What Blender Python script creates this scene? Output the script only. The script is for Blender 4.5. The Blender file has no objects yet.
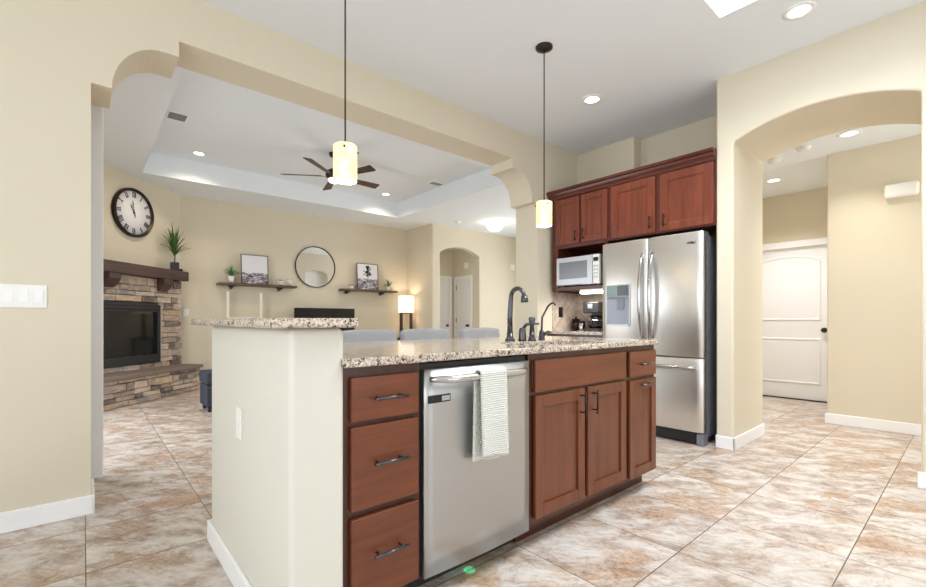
import bpy, bmesh, math, random
from mathutils import Vector, Matrix
random.seed(7)
PI = math.pi
SC = bpy.context.scene
COL = SC.collection

# ------------------------------------------------------------------ camera, world, lights, exposure
cam_d = bpy.data.cameras.new('camera'); cam = bpy.data.objects.new('camera', cam_d); COL.objects.link(cam)
cam_d.sensor_width = 36; cam_d.lens = 441 / 926 * 36; cam_d.shift_y = 26.5 / 926
cam_d.clip_start = 0.05
cam.location = (0, 0, 1.06); cam.rotation_euler = (PI / 2, 0, -math.atan2(441 * math.cos(math.atan2(513, 441)) / 441, math.sin(math.atan2(513, 441))))
SC.camera = cam
SC.view_settings.view_transform = 'Standard'; SC.view_settings.look = 'None'
SC.view_settings.gamma = 1; SC.view_settings.use_curve_mapping = False
SC.view_settings.exposure = 0.03
SC.cycles.max_bounces = 12; SC.cycles.diffuse_bounces = 8; SC.cycles.sample_clamp_indirect = 4
SC.cycles.use_denoising = True

W = bpy.data.worlds.new('sky'); SC.world = W; W.use_nodes = True
W.node_tree.nodes['Background'].inputs[0].default_value = (0.86, 0.93, 1.0, 1)
W.node_tree.nodes['Background'].inputs[1].default_value = 1.6

def area(name, loc, rot, sx, sy, power, color=(1, 1, 1)):
    l = bpy.data.lights.new(name, 'AREA'); l.shape = 'RECTANGLE'; l.size = sx; l.size_y = sy
    l.energy = power; l.color = color
    o = bpy.data.objects.new(name, l); COL.objects.link(o); o.location = loc; o.rotation_euler = rot
    return o
def spot(name, loc, power, color=(1, .92, .82), size=2.2, blend=.8, rad=.06, rot=(0, 0, 0)):
    l = bpy.data.lights.new(name, 'SPOT'); l.energy = power; l.color = color; l.spot_size = size; l.spot_blend = blend
    l.shadow_soft_size = rad
    o = bpy.data.objects.new(name, l); COL.objects.link(o); o.location = loc; o.rotation_euler = rot
    return o
def point(name, loc, power, color=(1, .86, .68), rad=.05):
    l = bpy.data.lights.new(name, 'POINT'); l.energy = power; l.color = color; l.shadow_soft_size = rad
    o = bpy.data.objects.new(name, l); COL.objects.link(o); o.location = loc
    return o
DAY = (.92, .965, 1.0)
# daylight through the breakfast windows behind and beside the camera, the skylight and the living room's glass door
area('daylight_window_back', (1.1, -2.72, 1.45), (PI / 2 + .15, 0, 0), 4.2, 2.1, 26, DAY)
area('daylight_window_side', (-2.12, .3, 1.45), (PI / 2 + .15, 0, -PI / 2), 3.6, 2.1, 46, DAY)
area('daylight_skylight', (2.5, .45, 3.5), (0, 0, 0), 1.2, 1.15, 68, DAY)
area('daylight_living_door', (-.42, 5.2, 1.15), (PI / 2 - .45, 0, -PI / 2), 1.9, 2.1, 42, DAY)
area('daylight_dining_window', (8.3, 5.2, 1.5), (PI / 2 - .3, 0, PI / 2), 2.0, 1.8, 66, DAY)
area('entry_fill_light', (5.2, -1.42, 1.5), (PI / 2, 0, 0), .7, 1.7, 20, DAY)  # unseen area light added as fill for the dim entry hall

# ------------------------------------------------------------------ materials
def lin(c):
    c = c / 255
    return c / 12.92 if c <= .04045 else ((c + .055) / 1.055) ** 2.4
def rgb(r, g, b): return (lin(r), lin(g), lin(b), 1)

class NT:
    def __init__(s, name):
        s.m = bpy.data.materials.new(name); s.m.use_nodes = True; s.t = s.m.node_tree
        s.b = s.t.nodes['Principled BSDF']
    def n(s, typ, **kw):
        x = s.t.nodes.new(typ)
        for k, v in kw.items():
            if hasattr(x, k) and k not in ('Scale',): setattr(x, k, v)
            else: x.inputs[k].default_value = v
        return x
    def l(s, a, b): s.t.links.new(a, b)
    def math(s, op, a, b=None):
        x = s.t.nodes.new('ShaderNodeMath'); x.operation = op
        for i, v in enumerate((a, b)):
            if v is None: continue
            if isinstance(v, (int, float)): x.inputs[i].default_value = v
            else: s.l(v, x.inputs[i])
        return x.outputs[0]
    def ramp(s, fac, stops, interp='LINEAR'):
        x = s.t.nodes.new('ShaderNodeValToRGB'); x.color_ramp.interpolation = interp
        e = x.color_ramp.elements
        while len(e) < len(stops): e.new(.5)
        for i, (p, c) in enumerate(stops): e[i].position = p; e[i].color = c
        s.l(fac, x.inputs[0]); return x.outputs[0]
    def mix(s, fac, a, b):
        x = s.t.nodes.new('ShaderNodeMix'); x.data_type = 'RGBA'
        for i, v in ((0, fac), (6, a), (7, b)):
            if isinstance(v, (int, float)): x.inputs[i].default_value = v
            elif isinstance(v, tuple): x.inputs[i].default_value = v
            else: s.l(v, x.inputs[i])
        return x.outputs[2]
    def coords(s, scale=(1, 1, 1), rot=(0, 0, 0), src='Object', vec=None):
        mp = s.t.nodes.new('ShaderNodeMapping'); mp.inputs['Scale'].default_value = scale; mp.inputs['Rotation'].default_value = rot
        if vec is None:
            tc = s.t.nodes.new('ShaderNodeTexCoord'); vec = tc.outputs[src]
        s.l(vec, mp.inputs[0]); return mp.outputs[0]
    def noise(s, vec, scale, detail=4, rough=.55, dist=0):
        x = s.t.nodes.new('ShaderNodeTexNoise'); x.inputs['Scale'].default_value = scale; x.inputs['Detail'].default_value = detail
        x.inputs['Roughness'].default_value = rough; x.inputs['Distortion'].default_value = dist
        s.l(vec, x.inputs['Vector']); return x.outputs['Fac']
    def bump(s, h, strength=.2, dist=.01):
        x = s.t.nodes.new('ShaderNodeBump'); x.inputs['Strength'].default_value = strength; x.inputs['Distance'].default_value = dist
        s.l(h, x.inputs['Height']); s.l(x.outputs[0], s.b.inputs['Normal'])
    def base(s, v):
        if isinstance(v, tuple): s.b.inputs['Base Color'].default_value = v
        else: s.l(v, s.b.inputs['Base Color'])

def plain(name, col, rough=.5, metal=0, bump=None, **kw):
    m = NT(name); m.base(col); m.b.inputs['Roughness'].default_value = rough; m.b.inputs['Metallic'].default_value = metal
    v = m.coords(src='Object'); nz = m.noise(v, 30 if not bump else bump[0], 3)
    if bump: m.bump(nz, bump[1], bump[2])
    else:
        r = m.t.nodes.new('ShaderNodeMapRange'); r.inputs[3].default_value = max(0, rough - .04); r.inputs[4].default_value = min(1, rough + .04)
        m.l(nz, r.inputs[0]); m.l(r.outputs[0], m.b.inputs['Roughness'])
    for k, v in kw.items(): m.b.inputs[k].default_value = v
    return m.m
def glow(name, col, s, base=(.9, .9, .9, 1)):
    m = NT(name); m.base(base); m.b.inputs['Emission Color'].default_value = col; m.b.inputs['Emission Strength'].default_value = s
    return m.m

def wall_mat(name, col):
    m = NT(name); m.b.inputs['Roughness'].default_value = .85
    v = m.coords(); n1 = m.noise(v, 1.3, 2)
    m.base(m.mix(n1, tuple(c * .97 for c in col[:3]) + (1,), col)); m.bump(m.noise(v, 55, 4), .05, .01)
    return m.m
M = {}
M['wall'] = wall_mat('cream_wall_paint', rgb(220, 211, 191))
M['column'] = wall_mat('pale_island_paint', rgb(219, 217, 207))
M['ceiling'] = plain('white_ceiling_paint', rgb(235, 241, 246), .9, bump=(90, .06, .005))
M['trim'] = plain('white_trim_paint', rgb(244, 244, 245), .45)
M['door'] = plain('white_door_paint', rgb(236, 236, 237), .42)
M['plastic'] = plain('white_plastic', rgb(240, 240, 236), .4)
M['black'] = plain('black_metal', rgb(34, 31, 30), .4, .6)
M['bronze'] = plain('dark_bronze', rgb(58, 46, 40), .38, .7)
M['iron'] = plain('gunmetal', rgb(92, 92, 96), .28, .9)
M['blackplastic'] = plain('black_plastic', rgb(26, 26, 27), .35)
M['screen'] = plain('dark_screen', rgb(20, 20, 22), .12)
M['glassdark'] = plain('firebox_glass', rgb(30, 31, 33), .06)
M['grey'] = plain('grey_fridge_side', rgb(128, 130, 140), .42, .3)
M['darkrecess'] = plain('dark_recess', rgb(42, 36, 33), .7)
M['silver'] = plain('silver_plastic', rgb(186, 189, 194), .3, .4)
M['chrome'] = plain('polished_steel', rgb(190, 190, 192), .16, 1)
M['white_wood'] = plain('white_painted_wood', rgb(238, 234, 224), .5)
M['navy'] = plain('navy_fabric', rgb(48, 53, 66), .85, bump=(220, .25, .004))
M['chair'] = plain('grey_blue_woven_fabric', rgb(160, 161, 164), .9, bump=(120, .6, .006))
M['towel'] = None
M['leaf'] = plain('green_leaf', rgb(62, 104, 48), .5)
M['leaf2'] = plain('bright_green_leaf', rgb(86, 138, 70), .5)
M['soil'] = plain('soil', rgb(50, 38, 30), .9)
M['numeral'] = plain('black_clock_ink', rgb(24, 24, 26), .6)
M['face'] = plain('white_clock_face', rgb(240, 240, 243), .5)
M['shelfwood'] = None
M['mirror'] = plain('mirror_glass', (.92, .92, .92, 1), .02, 1)
M['mirror'].node_tree.nodes['Principled BSDF'].inputs['Roughness'].default_value = .02
M['lens'] = glow('lit_lamp_lens', (1, .95, .86, 1), 6)
M['undercab'] = glow('lit_under_cabinet_tube', (1, .96, .88, 1), 9)
M['lampshade'] = glow('lit_linen_shade', (1, .86, .70, 1), 1.1, rgb(240, 225, 205))
M['bowl'] = glow('lit_glass_bowl', (1, .93, .80, 1), 1.6)
M['disp'] = plain('green_grey_display', rgb(104, 132, 120), .2)
M['skypanel'] = glow('bright_skylight_glazing', (.95, .98, 1, 1), 2.5)
M['led'] = glow('green_status_light', (.05, 1, .45, 1), 6)
M['grout'] = plain('grey_metal_grille', rgb(168, 167, 165), .6)

def glass(name, rough=0):
    m = NT(name); m.base((1, 1, 1, 1)); m.b.inputs['Alpha'].default_value = .28; m.b.inputs['Roughness'].default_value = .05
    m.b.inputs['IOR'].default_value = 1.3
    return m.m
M['glass'] = glass('clear_glass')

def pend_mat():
    m = NT('amber_glass_shade'); v = m.coords(); n1 = m.noise(v, 34, 4, .6, .6)
    c = m.ramp(n1, [(.3, rgb(240, 214, 158)), (.65, rgb(250, 234, 198))]); m.base(c)
    m.l(c, m.b.inputs['Emission Color']); m.b.inputs['Emission Strength'].default_value = .5
    m.b.inputs['Roughness'].default_value = .25; m.b.inputs['Transmission Weight'].default_value = .35
    return m.m
M['pendant'] = pend_mat()

def wood(name, dark, light, scale=1.0, axis='Z', rough=.32):
    m = NT(name); m.b.inputs['Roughness'].default_value = rough
    st = {'Z': (14, 14, 1.2), 'X': (1.2, 14, 14), 'Y': (14, 1.2, 14)}[axis]
    v = m.coords(tuple(q * scale for q in st)); n1 = m.noise(v, 1.6, 5, .6, .8)
    n2 = m.noise(m.coords((.9, .9, .9)), 2.5, 2)
    c1 = m.ramp(n1, [(.3, dark), (.7, light)])
    c2 = m.mix(m.math('MULTIPLY', n2, .35), c1, dark); m.base(c2); m.bump(n1, .04, .002)
    m.b.inputs['Coat Weight'].default_value = .1; m.b.inputs['Coat Roughness'].default_value = .2
    return m.m
M['cherry'] = wood('cherry_wood', rgb(92, 47, 25), rgb(124, 67, 38))
M['cherryh'] = wood('cherry_wood_level_grain', rgb(92, 46, 24), rgb(124, 65, 36), axis='X')
M['upper'] = wood('red_cherry_wood', rgb(100, 45, 29), rgb(138, 70, 45))
M['crown'] = wood('dark_cherry_wood', rgb(74, 31, 22), rgb(104, 48, 34), axis='Y')
M['cherrydark'] = wood('cherry_face_frame', rgb(58, 28, 17), rgb(86, 43, 26))
M['mantel'] = wood('dark_mantel_wood', rgb(48, 31, 27), rgb(88, 58, 46), .6, 'X', .45)
M['shelfwood'] = wood('walnut_shelf_wood', rgb(78, 58, 46), rgb(118, 92, 72), .8, 'X', .5)
M['darkwood'] = wood('dark_table_wood', rgb(40, 30, 26), rgb(66, 50, 42), .8, 'X', .5)
M['blade'] = wood('fan_blade_wood', rgb(58, 42, 32), rgb(92, 70, 54), .6, 'X', .5)

def steel(name, col, rough=.3, axis='Z'):
    m = NT(name); m.b.inputs['Metallic'].default_value = 1
    st = {'Z': (300, 300, 1.5), 'X': (1.5, 300, 300), 'Y': (300, 1.5, 300)}[axis]
    n1 = m.noise(m.coords(st), 1, 3)
    r = m.t.nodes.new('ShaderNodeMapRange'); r.inputs[3].default_value = rough - .05; r.inputs[4].default_value = rough + .07
    m.l(n1, r.inputs[0]); m.l(r.outputs[0], m.b.inputs['Roughness'])
    m.base(m.mix(n1, tuple(c * .93 for c in col[:3]) + (1,), col))
    return m.m
M['steel'] = steel('brushed_stainless', rgb(226, 223, 218), .33)
M['steeldw'] = steel('brushed_stainless_dishwasher', rgb(192, 193, 192), .36)
M['steelbar'] = steel('brushed_steel_bar', rgb(206, 205, 203), .24, 'X')

def granite():
    m = NT('speckled_granite'); m.b.inputs['Roughness'].default_value = .12
    v = m.coords()
    n1 = m.noise(v, 90, 3, .6, .4); n2 = m.noise(v, 26, 3, .6, .6)
    vo = m.t.nodes.new('ShaderNodeTexVoronoi'); vo.inputs['Scale'].default_value = 185; m.l(v, vo.inputs['Vector'])
    sp = m.t.nodes.new('ShaderNodeSeparateColor'); m.l(vo.outputs['Color'], sp.inputs[0])
    base = m.ramp(n1, [(.30, rgb(120, 100, 88)), (.45, rgb(196, 182, 166)), (.62, rgb(218, 205, 192)), (.8, rgb(230, 222, 212))])
    dk = m.math('MULTIPLY', m.math('GREATER_THAN', sp.outputs[0], .68), m.math('GREATER_THAN', n2, .50))
    c = m.mix(dk, base, rgb(52, 43, 40))
    gr = m.math('MULTIPLY', m.math('GREATER_THAN', sp.outputs[1], .78), .8)
    m.base(m.mix(gr, c, rgb(146, 128, 114)))
    return m.m
M['granite'] = granite()

def floor_mat():
    m = NT('travertine_floor_tile'); T = .5138
    g = m.t.nodes.new('ShaderNodeNewGeometry'); sx = m.t.nodes.new('ShaderNodeSeparateXYZ'); m.l(g.outputs['Position'], sx.inputs[0])
    fx = m.math('DIVIDE', m.math('SUBTRACT', sx.outputs[0], .006), T); fy = m.math('DIVIDE', m.math('SUBTRACT', sx.outputs[1], .373), T)
    cx, cy = m.math('FLOOR', fx), m.math('FLOOR', fy)
    cb = m.t.nodes.new('ShaderNodeCombineXYZ'); m.l(cx, cb.inputs[0]); m.l(cy, cb.inputs[1])
    wn = m.t.nodes.new('ShaderNodeTexWhiteNoise'); wn.noise_dimensions = '3D'; m.l(cb.outputs[0], wn.inputs['Vector'])
    off = m.t.nodes.new('ShaderNodeVectorMath'); off.operation = 'SCALE'; off.inputs['Scale'].default_value = .9; m.l(wn.outputs['Color'], off.inputs[0])
    ad = m.t.nodes.new('ShaderNodeVectorMath'); ad.operation = 'ADD'; m.l(g.outputs['Position'], ad.inputs[0]); m.l(off.outputs[0], ad.inputs[1])
    rv = m.coords((1, 1, 1), (0, 0, math.radians(50)), vec=ad.outputs[0])
    v = m.coords((1, 1.7, 1), vec=rv); v0 = m.coords((1, 1.5, 1), vec=rv)
    n1 = m.noise(v0, 2.6, 9, .66, .5); n2 = m.noise(v, 5.0, 10, .74, .35); n3 = m.noise(rv, 40, 6, .8, .2)
    base = m.ramp(n2, [(.30, rgb(132, 108, 94)), (.42, rgb(182, 163, 149)), (.51, rgb(211, 200, 191)), (.62, rgb(226, 220, 214))])
    tan = m.ramp(n1, [(.50, (0, 0, 0, 1)), (.59, (1, 1, 1, 1))])
    tanc = m.ramp(n3, [(.36, rgb(124, 88, 62)), (.47, rgb(178, 138, 104)), (.62, rgb(208, 176, 142))])
    c = m.mix(m.math('MULTIPLY', tan, .66), base, tanc)
    vein = m.ramp(m.noise(v, 9, 10, .8, .8), [(.36, (1, 1, 1, 1)), (.44, (0, 0, 0, 1))])
    c = m.mix(m.math('MULTIPLY', vein, .5), c, rgb(124, 100, 88))
    spk = m.ramp(n3, [(.36, (1, 1, 1, 1)), (.43, (0, 0, 0, 1))])
    c = m.mix(m.math('MULTIPLY', spk, .3), c, rgb(116, 92, 80))
    tone = m.math('ADD', m.math('MULTIPLY', wn.outputs['Value'], .1), .86)
    hs = m.t.nodes.new('ShaderNodeHueSaturation'); m.l(tone, hs.inputs['Value']); m.l(c, hs.inputs['Color'])
    def edge(f, w): return m.math('GREATER_THAN', m.math('ABSOLUTE', m.math('SUBTRACT', m.math('FRACT', f), .5)), .5 - w)
    gx, gy = edge(fx, .0035), edge(fy, .0045)
    gr = m.math('MAXIMUM', gx, gy)
    m.base(m.mix(gr, hs.outputs[0], rgb(96, 82, 72)))
    r = m.math('ADD', m.math('MULTIPLY', n3, .18), .22); m.l(r, m.b.inputs['Roughness'])
    m.bump(m.math('SUBTRACT', m.math('MULTIPLY', n2, .3), gr), .25, .004)
    return m.m
M['floor'] = floor_mat()

def stone_mat():
    m = NT('stacked_ledger_stone'); m.b.inputs['Roughness'].default_value = .9
    g = m.t.nodes.new('ShaderNodeNewGeometry'); v = m.coords((1, 1, 2.5))
    n1 = m.noise(v, 9, 6, .7, .5)
    c0 = m.ramp(g.outputs['Random Per Island'], [(0, rgb(78, 72, 74)), (.14, rgb(112, 102, 98)), (.28, rgb(188, 166, 148)), (.48, rgb(232, 214, 194)), (.64, rgb(140, 126, 120)), (.8, rgb(218, 190, 160)), (1, rgb(160, 154, 154))])
    c1 = m.ramp(n1, [(.35, rgb(84, 74, 70)), (.5, rgb(170, 150, 134)), (.62, rgb(224, 206, 188))])
    m.base(m.mix(.33, c0, c1)); m.bump(n1, .8, .02)
    return m.m
M['stone'] = stone_mat()
M['slab'] = plain('grey_stone_slab', rgb(128, 112, 104), .7, bump=(24, .4, .01))
M['mortar'] = plain('dark_mortar', rgb(84, 76, 70), .95)

def splash():
    m = NT('diagonal_stone_backsplash_tile'); m.b.inputs['Roughness'].default_value = .4
    g = m.t.nodes.new('ShaderNodeNewGeometry'); s = m.t.nodes.new('ShaderNodeSeparateXYZ'); m.l(g.outputs['Position'], s.inputs[0])
    h = m.math('ADD', s.outputs[0], s.outputs[1])
    a = m.math('DIVIDE', m.math('ADD', h, s.outputs[2]), .21); b = m.math('DIVIDE', m.math('SUBTRACT', h, s.outputs[2]), .21)
    e = lambda f: m.math('GREATER_THAN', m.math('ABSOLUTE', m.math('SUBTRACT', m.math('FRACT', f), .5)), .48)
    n1 = m.noise(m.coords(), 11, 5, .6)
    c = m.ramp(n1, [(.3, rgb(176, 158, 142)), (.7, rgb(220, 206, 192))])
    m.base(m.mix(m.math('MAXIMUM', e(a), e(b)), c, rgb(150, 136, 122)))
    return m.m
M['splash'] = splash()

def towel_mat():
    m = NT('ribbed_pale_towel'); m.b.inputs['Roughness'].default_value = .95
    w = m.t.nodes.new('ShaderNodeTexWave'); w.wave_type = 'BANDS'; w.bands_direction = 'Z'; w.inputs['Scale'].default_value = 36
    w.inputs['Distortion'].default_value = 1.4; w.inputs['Detail'].default_value = 2; m.l(m.coords(), w.inputs['Vector'])
    m.base(m.ramp(w.outputs['Fac'], [(.1, rgb(212, 214, 206)), (.5, rgb(226, 227, 220))])); m.bump(w.outputs['Fac'], .6, .006)
    return m.m
M['towel'] = towel_mat()

def art_mat(name, kind):
    m = NT(name); m.b.inputs['Roughness'].default_value = .35
    tc = m.t.nodes.new('ShaderNodeTexCoord'); s = m.t.nodes.new('ShaderNodeSeparateXYZ'); m.l(tc.outputs['Generated'], s.inputs[0])
    v = m.coords((3, 3, 8), src='Generated'); n1 = m.noise(v, 2.2, 6, .75, .5)
    rocks = m.ramp(n1, [(.38, rgb(48, 44, 56)), (.5, rgb(130, 124, 134)), (.62, rgb(226, 222, 226))])
    low = m.math('LESS_THAN', m.math('ADD', s.outputs[2], m.math('MULTIPLY', n1, .08)), .42 if kind == 0 else .45)
    c = m.mix(low, rgb(226, 228, 236), rocks)
    m.base(c)
    return m.m
M['art0'] = art_mat('pale_shore_print', 0)
M['art1'] = art_mat('pale_field_print', 1)

# ------------------------------------------------------------------ mesh helpers
WM = {}     # world matrix of every parent
class MB:
    def __init__(s): s.bm = bmesh.new()
    def _sm(s, fs, smooth):
        for f in fs: f.smooth = smooth
    def box(s, a, b, mat=None):
        x0, x1 = sorted((a[0], b[0])); y0, y1 = sorted((a[1], b[1])); z0, z1 = sorted((a[2], b[2]))
        vs = [s.bm.verts.new(p) for p in ((x0, y0, z0), (x1, y0, z0), (x1, y1, z0), (x0, y1, z0), (x0, y0, z1), (x1, y0, z1), (x1, y1, z1), (x0, y1, z1))]
        for q in ((3, 2, 1, 0), (4, 5, 6, 7), (0, 1, 5, 4), (1, 2, 6, 5), (2, 3, 7, 6), (3, 0, 4, 7)): s.bm.faces.new([vs[i] for i in q])
        if mat is not None: bmesh.ops.transform(s.bm, matrix=mat, verts=vs)
        return s
    def prism(s, pts, axis, a, b, smooth=False):
        # pts: outline in the two remaining axes (in order x,y,z without axis), extruded along axis a..b
        def mk(p, q):
            return {'X': (q, p[0], p[1]), 'Y': (p[0], q, p[1]), 'Z': (p[0], p[1], q)}[axis]
        A = [s.bm.verts.new(mk(p, a)) for p in pts]; B = [s.bm.verts.new(mk(p, b)) for p in pts]
        s.bm.faces.new(A); s.bm.faces.new(B[::-1]); n = len(pts)
        for i in range(n):
            f = s.bm.faces.new((A[i], B[i], B[(i + 1) % n], A[(i + 1) % n])); f.smooth = smooth
        return s
    def tube(s, path, r, seg=10, caps=True, smooth=True):
        P = [Vector(p) for p in path]; n = len(P); rr = r if isinstance(r, (list, tuple)) else [r] * n
        rings = []; up = None
        for i in range(n):
            d = (P[min(i + 1, n - 1)] - P[max(i - 1, 0)]).normalized()
            if up is None:
                up = Vector((0, 0, 1)) if abs(d.z) < .9 else Vector((1, 0, 0))
            sd = d.cross(up).normalized(); up = sd.cross(d).normalized()
            rings.append([s.bm.verts.new(P[i] + rr[i] * (math.cos(2 * PI * k / seg) * sd + math.sin(2 * PI * k / seg) * up)) for k in range(seg)])
        for i in range(n - 1):
            for k in range(seg):
                f = s.bm.faces.new((rings[i][k], rings[i][(k + 1) % seg], rings[i + 1][(k + 1) % seg], rings[i + 1][k])); f.smooth = smooth
        if caps: s.bm.faces.new(rings[0][::-1]); s.bm.faces.new(rings[-1])
        return s
    def lathe(s, prof, c=(0, 0, 0), seg=24, smooth=True, mat=None):
        rings = []; allv = []
        for r, z in prof:
            if r < 1e-5: ring = [s.bm.verts.new((c[0], c[1], c[2] + z))]
            else: ring = [s.bm.verts.new((c[0] + r * math.cos(2 * PI * k / seg), c[1] + r * math.sin(2 * PI * k / seg), c[2] + z)) for k in range(seg)]
            rings.append(ring); allv += ring
        for i in range(len(rings) - 1):
            a, b = rings[i], rings[i + 1]
            for k in range(seg):
                k2 = (k + 1) % seg
                if len(a) == 1 and len(b) == 1: continue
                if len(a) == 1: f = s.bm.faces.new((a[0], b[k2], b[k]))
                elif len(b) == 1: f = s.bm.faces.new((a[k], a[k2], b[0]))
                else: f = s.bm.faces.new((a[k], a[k2], b[k2], b[k]))
                f.smooth = smooth
        if mat is not None: bmesh.ops.transform(s.bm, matrix=mat, verts=allv)
        return s
    def grid(s, fn, nu, nv, smooth=True):
        V = [[s.bm.verts.new(fn(i / nu, j / nv)) for j in range(nv + 1)] for i in range(nu + 1)]
        for i in range(nu):
            for j in range(nv):
                f = s.bm.faces.new((V[i][j], V[i + 1][j], V[i + 1][j + 1], V[i][j + 1])); f.smooth = smooth
        return s

def obj(name, mb, mat, parent=None, world=True, bev=0, seg=2, kind=None, label=None, solid=0, sub=0):
    bm = mb.bm
    bmesh.ops.recalc_face_normals(bm, faces=bm.faces)
    if parent is not None and world: bmesh.ops.transform(bm, matrix=WM[parent.name].inverted(), verts=bm.verts)
    me = bpy.data.meshes.new(name); bm.to_mesh(me); bm.free()
    me.materials.append(mat)
    o = bpy.data.objects.new(name, me); COL.objects.link(o)
    WM[o.name] = WM[parent.name].copy() if parent is not None else Matrix()
    if parent is not None: o.parent = parent
    if solid:
        md = o.modifiers.new('thickness', 'SOLIDIFY'); md.thickness = solid; md.offset = 0
    if bev:
        md = o.modifiers.new('rounding', 'BEVEL'); md.width = bev; md.segments = seg; md.limit_method = 'ANGLE'; md.angle_limit = .6
    if sub:
        md = o.modifiers.new('smooth', 'SUBSURF'); md.levels = sub; md.render_levels = sub
    if kind: o['kind'] = kind
    if label: o['label'] = label
    return o
def tag(o, label, cat, group=None):
    o['label'] = label; o['category'] = cat
    if group: o['group'] = group
    return o
def thing(name, label, cat, loc, rz=0, group=None):
    o = bpy.data.objects.new(name, None); COL.objects.link(o); o.location = loc; o.rotation_euler = (0, 0, rz); o.empty_display_size = .1
    WM[o.name] = Matrix.Translation(loc) @ Matrix.Rotation(rz, 4, 'Z')
    return tag(o, label, cat, group)
def copy_tree(o, parent=None):
    kids = [c for c in bpy.data.objects if c.parent == o]
    c = o.copy(); COL.objects.link(c)
    if parent is not None: c.parent = parent
    for k in kids: copy_tree(k, c)
    return c
def struct(name, mb, mat, **kw): return obj(name, mb, mat, kind='structure', **kw)
def arc(cx, cz, rx, rz, a0, a1, n):
    return [(cx + rx * math.cos(a0 + (a1 - a0) * i / n), cz + rz * math.sin(a0 + (a1 - a0) * i / n)) for i in range(n + 1)]
def box(*a): return MB().box(*a)

# ------------------------------------------------------------------ the setting
CH = 3.06
struct('floor', box((-2.3, -2.9, -.12), (8.5, 9.6, 0)), M['floor'])

# wall with the wide stepped opening between kitchen and living room
op = [(-2.3, 0), (.03, 0), (.03, 2.36), (.118, 2.36)]
op += arc(.37, 2.36, .25, .30, PI, PI / 2, 10)[0:]
op += [(.44, 2.66), (.44, 2.755), (3.40, 2.755), (3.40, 2.655), (3.46, 2.655)]
op += arc(3.46, 2.36, .25, .295, PI / 2, 0, 10)[1:]
op += [(3.71, 2.345), (3.80, 2.345), (3.80, 0), (4.9, 0), (4.9, 3.3), (-2.3, 3.3)]
struct('wall_left', MB().prism(op, 'Y', 3.16, 3.48), M['wall'], bev=.016, seg=3)

# kitchen wall behind the upper cabinets, with its shallow bump-out
struct('wall_kitchen', MB().box((4.69, 1.415, 0), (4.77, 3.3, 3.3)).box((4.55, 2.43, 0), (4.70, 3.2, 3.3)), M['wall'])
# thick wall with the arched passage to the entry hall
ar = [(-2.9, 0), (.225, 0), (.225, 2.505)]
cy, hw, rise = .7555, .5305, .118
Rr = (hw * hw + rise * rise) / (2 * rise); zc = 2.505 + rise - Rr; a0 = math.asin(hw / Rr)
ar += [(cy + Rr * math.sin(-a0 + 2 * a0 * i / 20), zc + Rr * math.cos(-a0 + 2 * a0 * i / 20)) for i in range(1, 20)]
ar += [(1.286, 2.505), (1.286, 0), (1.414, 0), (1.414, 3.3), (-2.9, 3.3)]
struct('wall_right', MB().prism(ar, 'X', 4.0, 4.77), M['wall'], bev=.016, seg=3)
# breakfast-side walls with windows
struct('wall_back', MB().box((-2.3, -2.9, 0), (-1.0, -2.75, 3.3)).box((3.2, -2.9, 0), (4.1, -2.75, 3.3)).box((-1.0, -2.9, 0), (3.2, -2.75, .4)).box((-1.0, -2.9, 2.5), (3.2, -2.75, 3.3)), M['wall'])
struct('wall_side', MB().box((-2.3, -2.9, 0), (-2.15, -1.5, 3.3)).box((-2.3, 2.1, 0), (-2.15, 3.3, 3.3)).box((-2.3, -1.5, 0), (-2.15, 2.1, .4)).box((-2.3, -1.5, 2.5), (-2.15, 2.1, 3.3)), M['wall'])
for nm, pts in (('window_1', [((-1.0 + i * 1.4 - .03, -2.86, .4), (-1.0 + i * 1.4 + .03, -2.8, 2.5)) for i in range(4)]),
                ('window_2', [((-2.26, -1.5 + i * 1.2 - .03, .4), (-2.2, -1.5 + i * 1.2 + .03, 2.5)) for i in range(4)])):
    b = MB()
    for p in pts: b.box(*p)
    struct(nm, b, M['trim'])
# kitchen ceiling with the skylight well
SX0, SX1, SY0, SY1 = 1.8, 3.19, -.2, 1.105
b = MB().box((-2.3, -2.9, CH), (SX0, 3.2, CH + .12)).box((SX1, -2.9, CH), (4.9, 3.2, CH + .12)).box((SX0, -2.9, CH), (SX1, SY0, CH + .12)).box((SX0, SY1, CH), (SX1, 3.2, CH + .12))
struct('ceiling', b, M['ceiling'])
b = MB().box((SX0 - .02, SY0, CH + .12), (SX0, SY1, 3.7)).box((SX1, SY0, CH + .12), (SX1 + .02, SY1, 3.7)).box((SX0, SY0 - .02, CH + .12), (SX1, SY0, 3.7)).box((SX0, SY1, CH + .12), (SX1, SY1 + .02, 3.7))
struct('trim_2', b, M['ceiling'])
struct('window_3', box((SX0 - .02, SY0 - .02, 3.7), (SX1 + .02, SY1 + .02, 3.73)), M['skypanel'])

# living room
struct('wall_living_back', box((.9, 8.27, 0), (5.6, 8.42, 3.5)), M['wall'])
struct('wall_living_right', box((5.46, 7.34, 0), (5.6, 8.27, 3.5)), M['wall'])
dw = MB().box((-2.35, 0, 0), (.05, .14, 3.5), Matrix.Translation((1.165, 8.27, 0)) @ Matrix.Rotation(PI / 4, 4, 'Z'))
struct('wall_fireplace', dw, M['wall'])
b = MB().box((-.65, 3.48, 0), (-.5, 4.2, 3.5)).box((-.65, 6.2, 0), (-.5, 6.85, 3.5)).box((-.65, 4.2, 2.25), (-.5, 6.2, 3.5))
struct('wall_living_left', b, M['wall'])
b = MB()
for y in (4.2, 5.2, 6.17): b.box((-.61, y, 0), (-.55, y + .05, 2.25))
struct('window_4', b, M['trim'])
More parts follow.
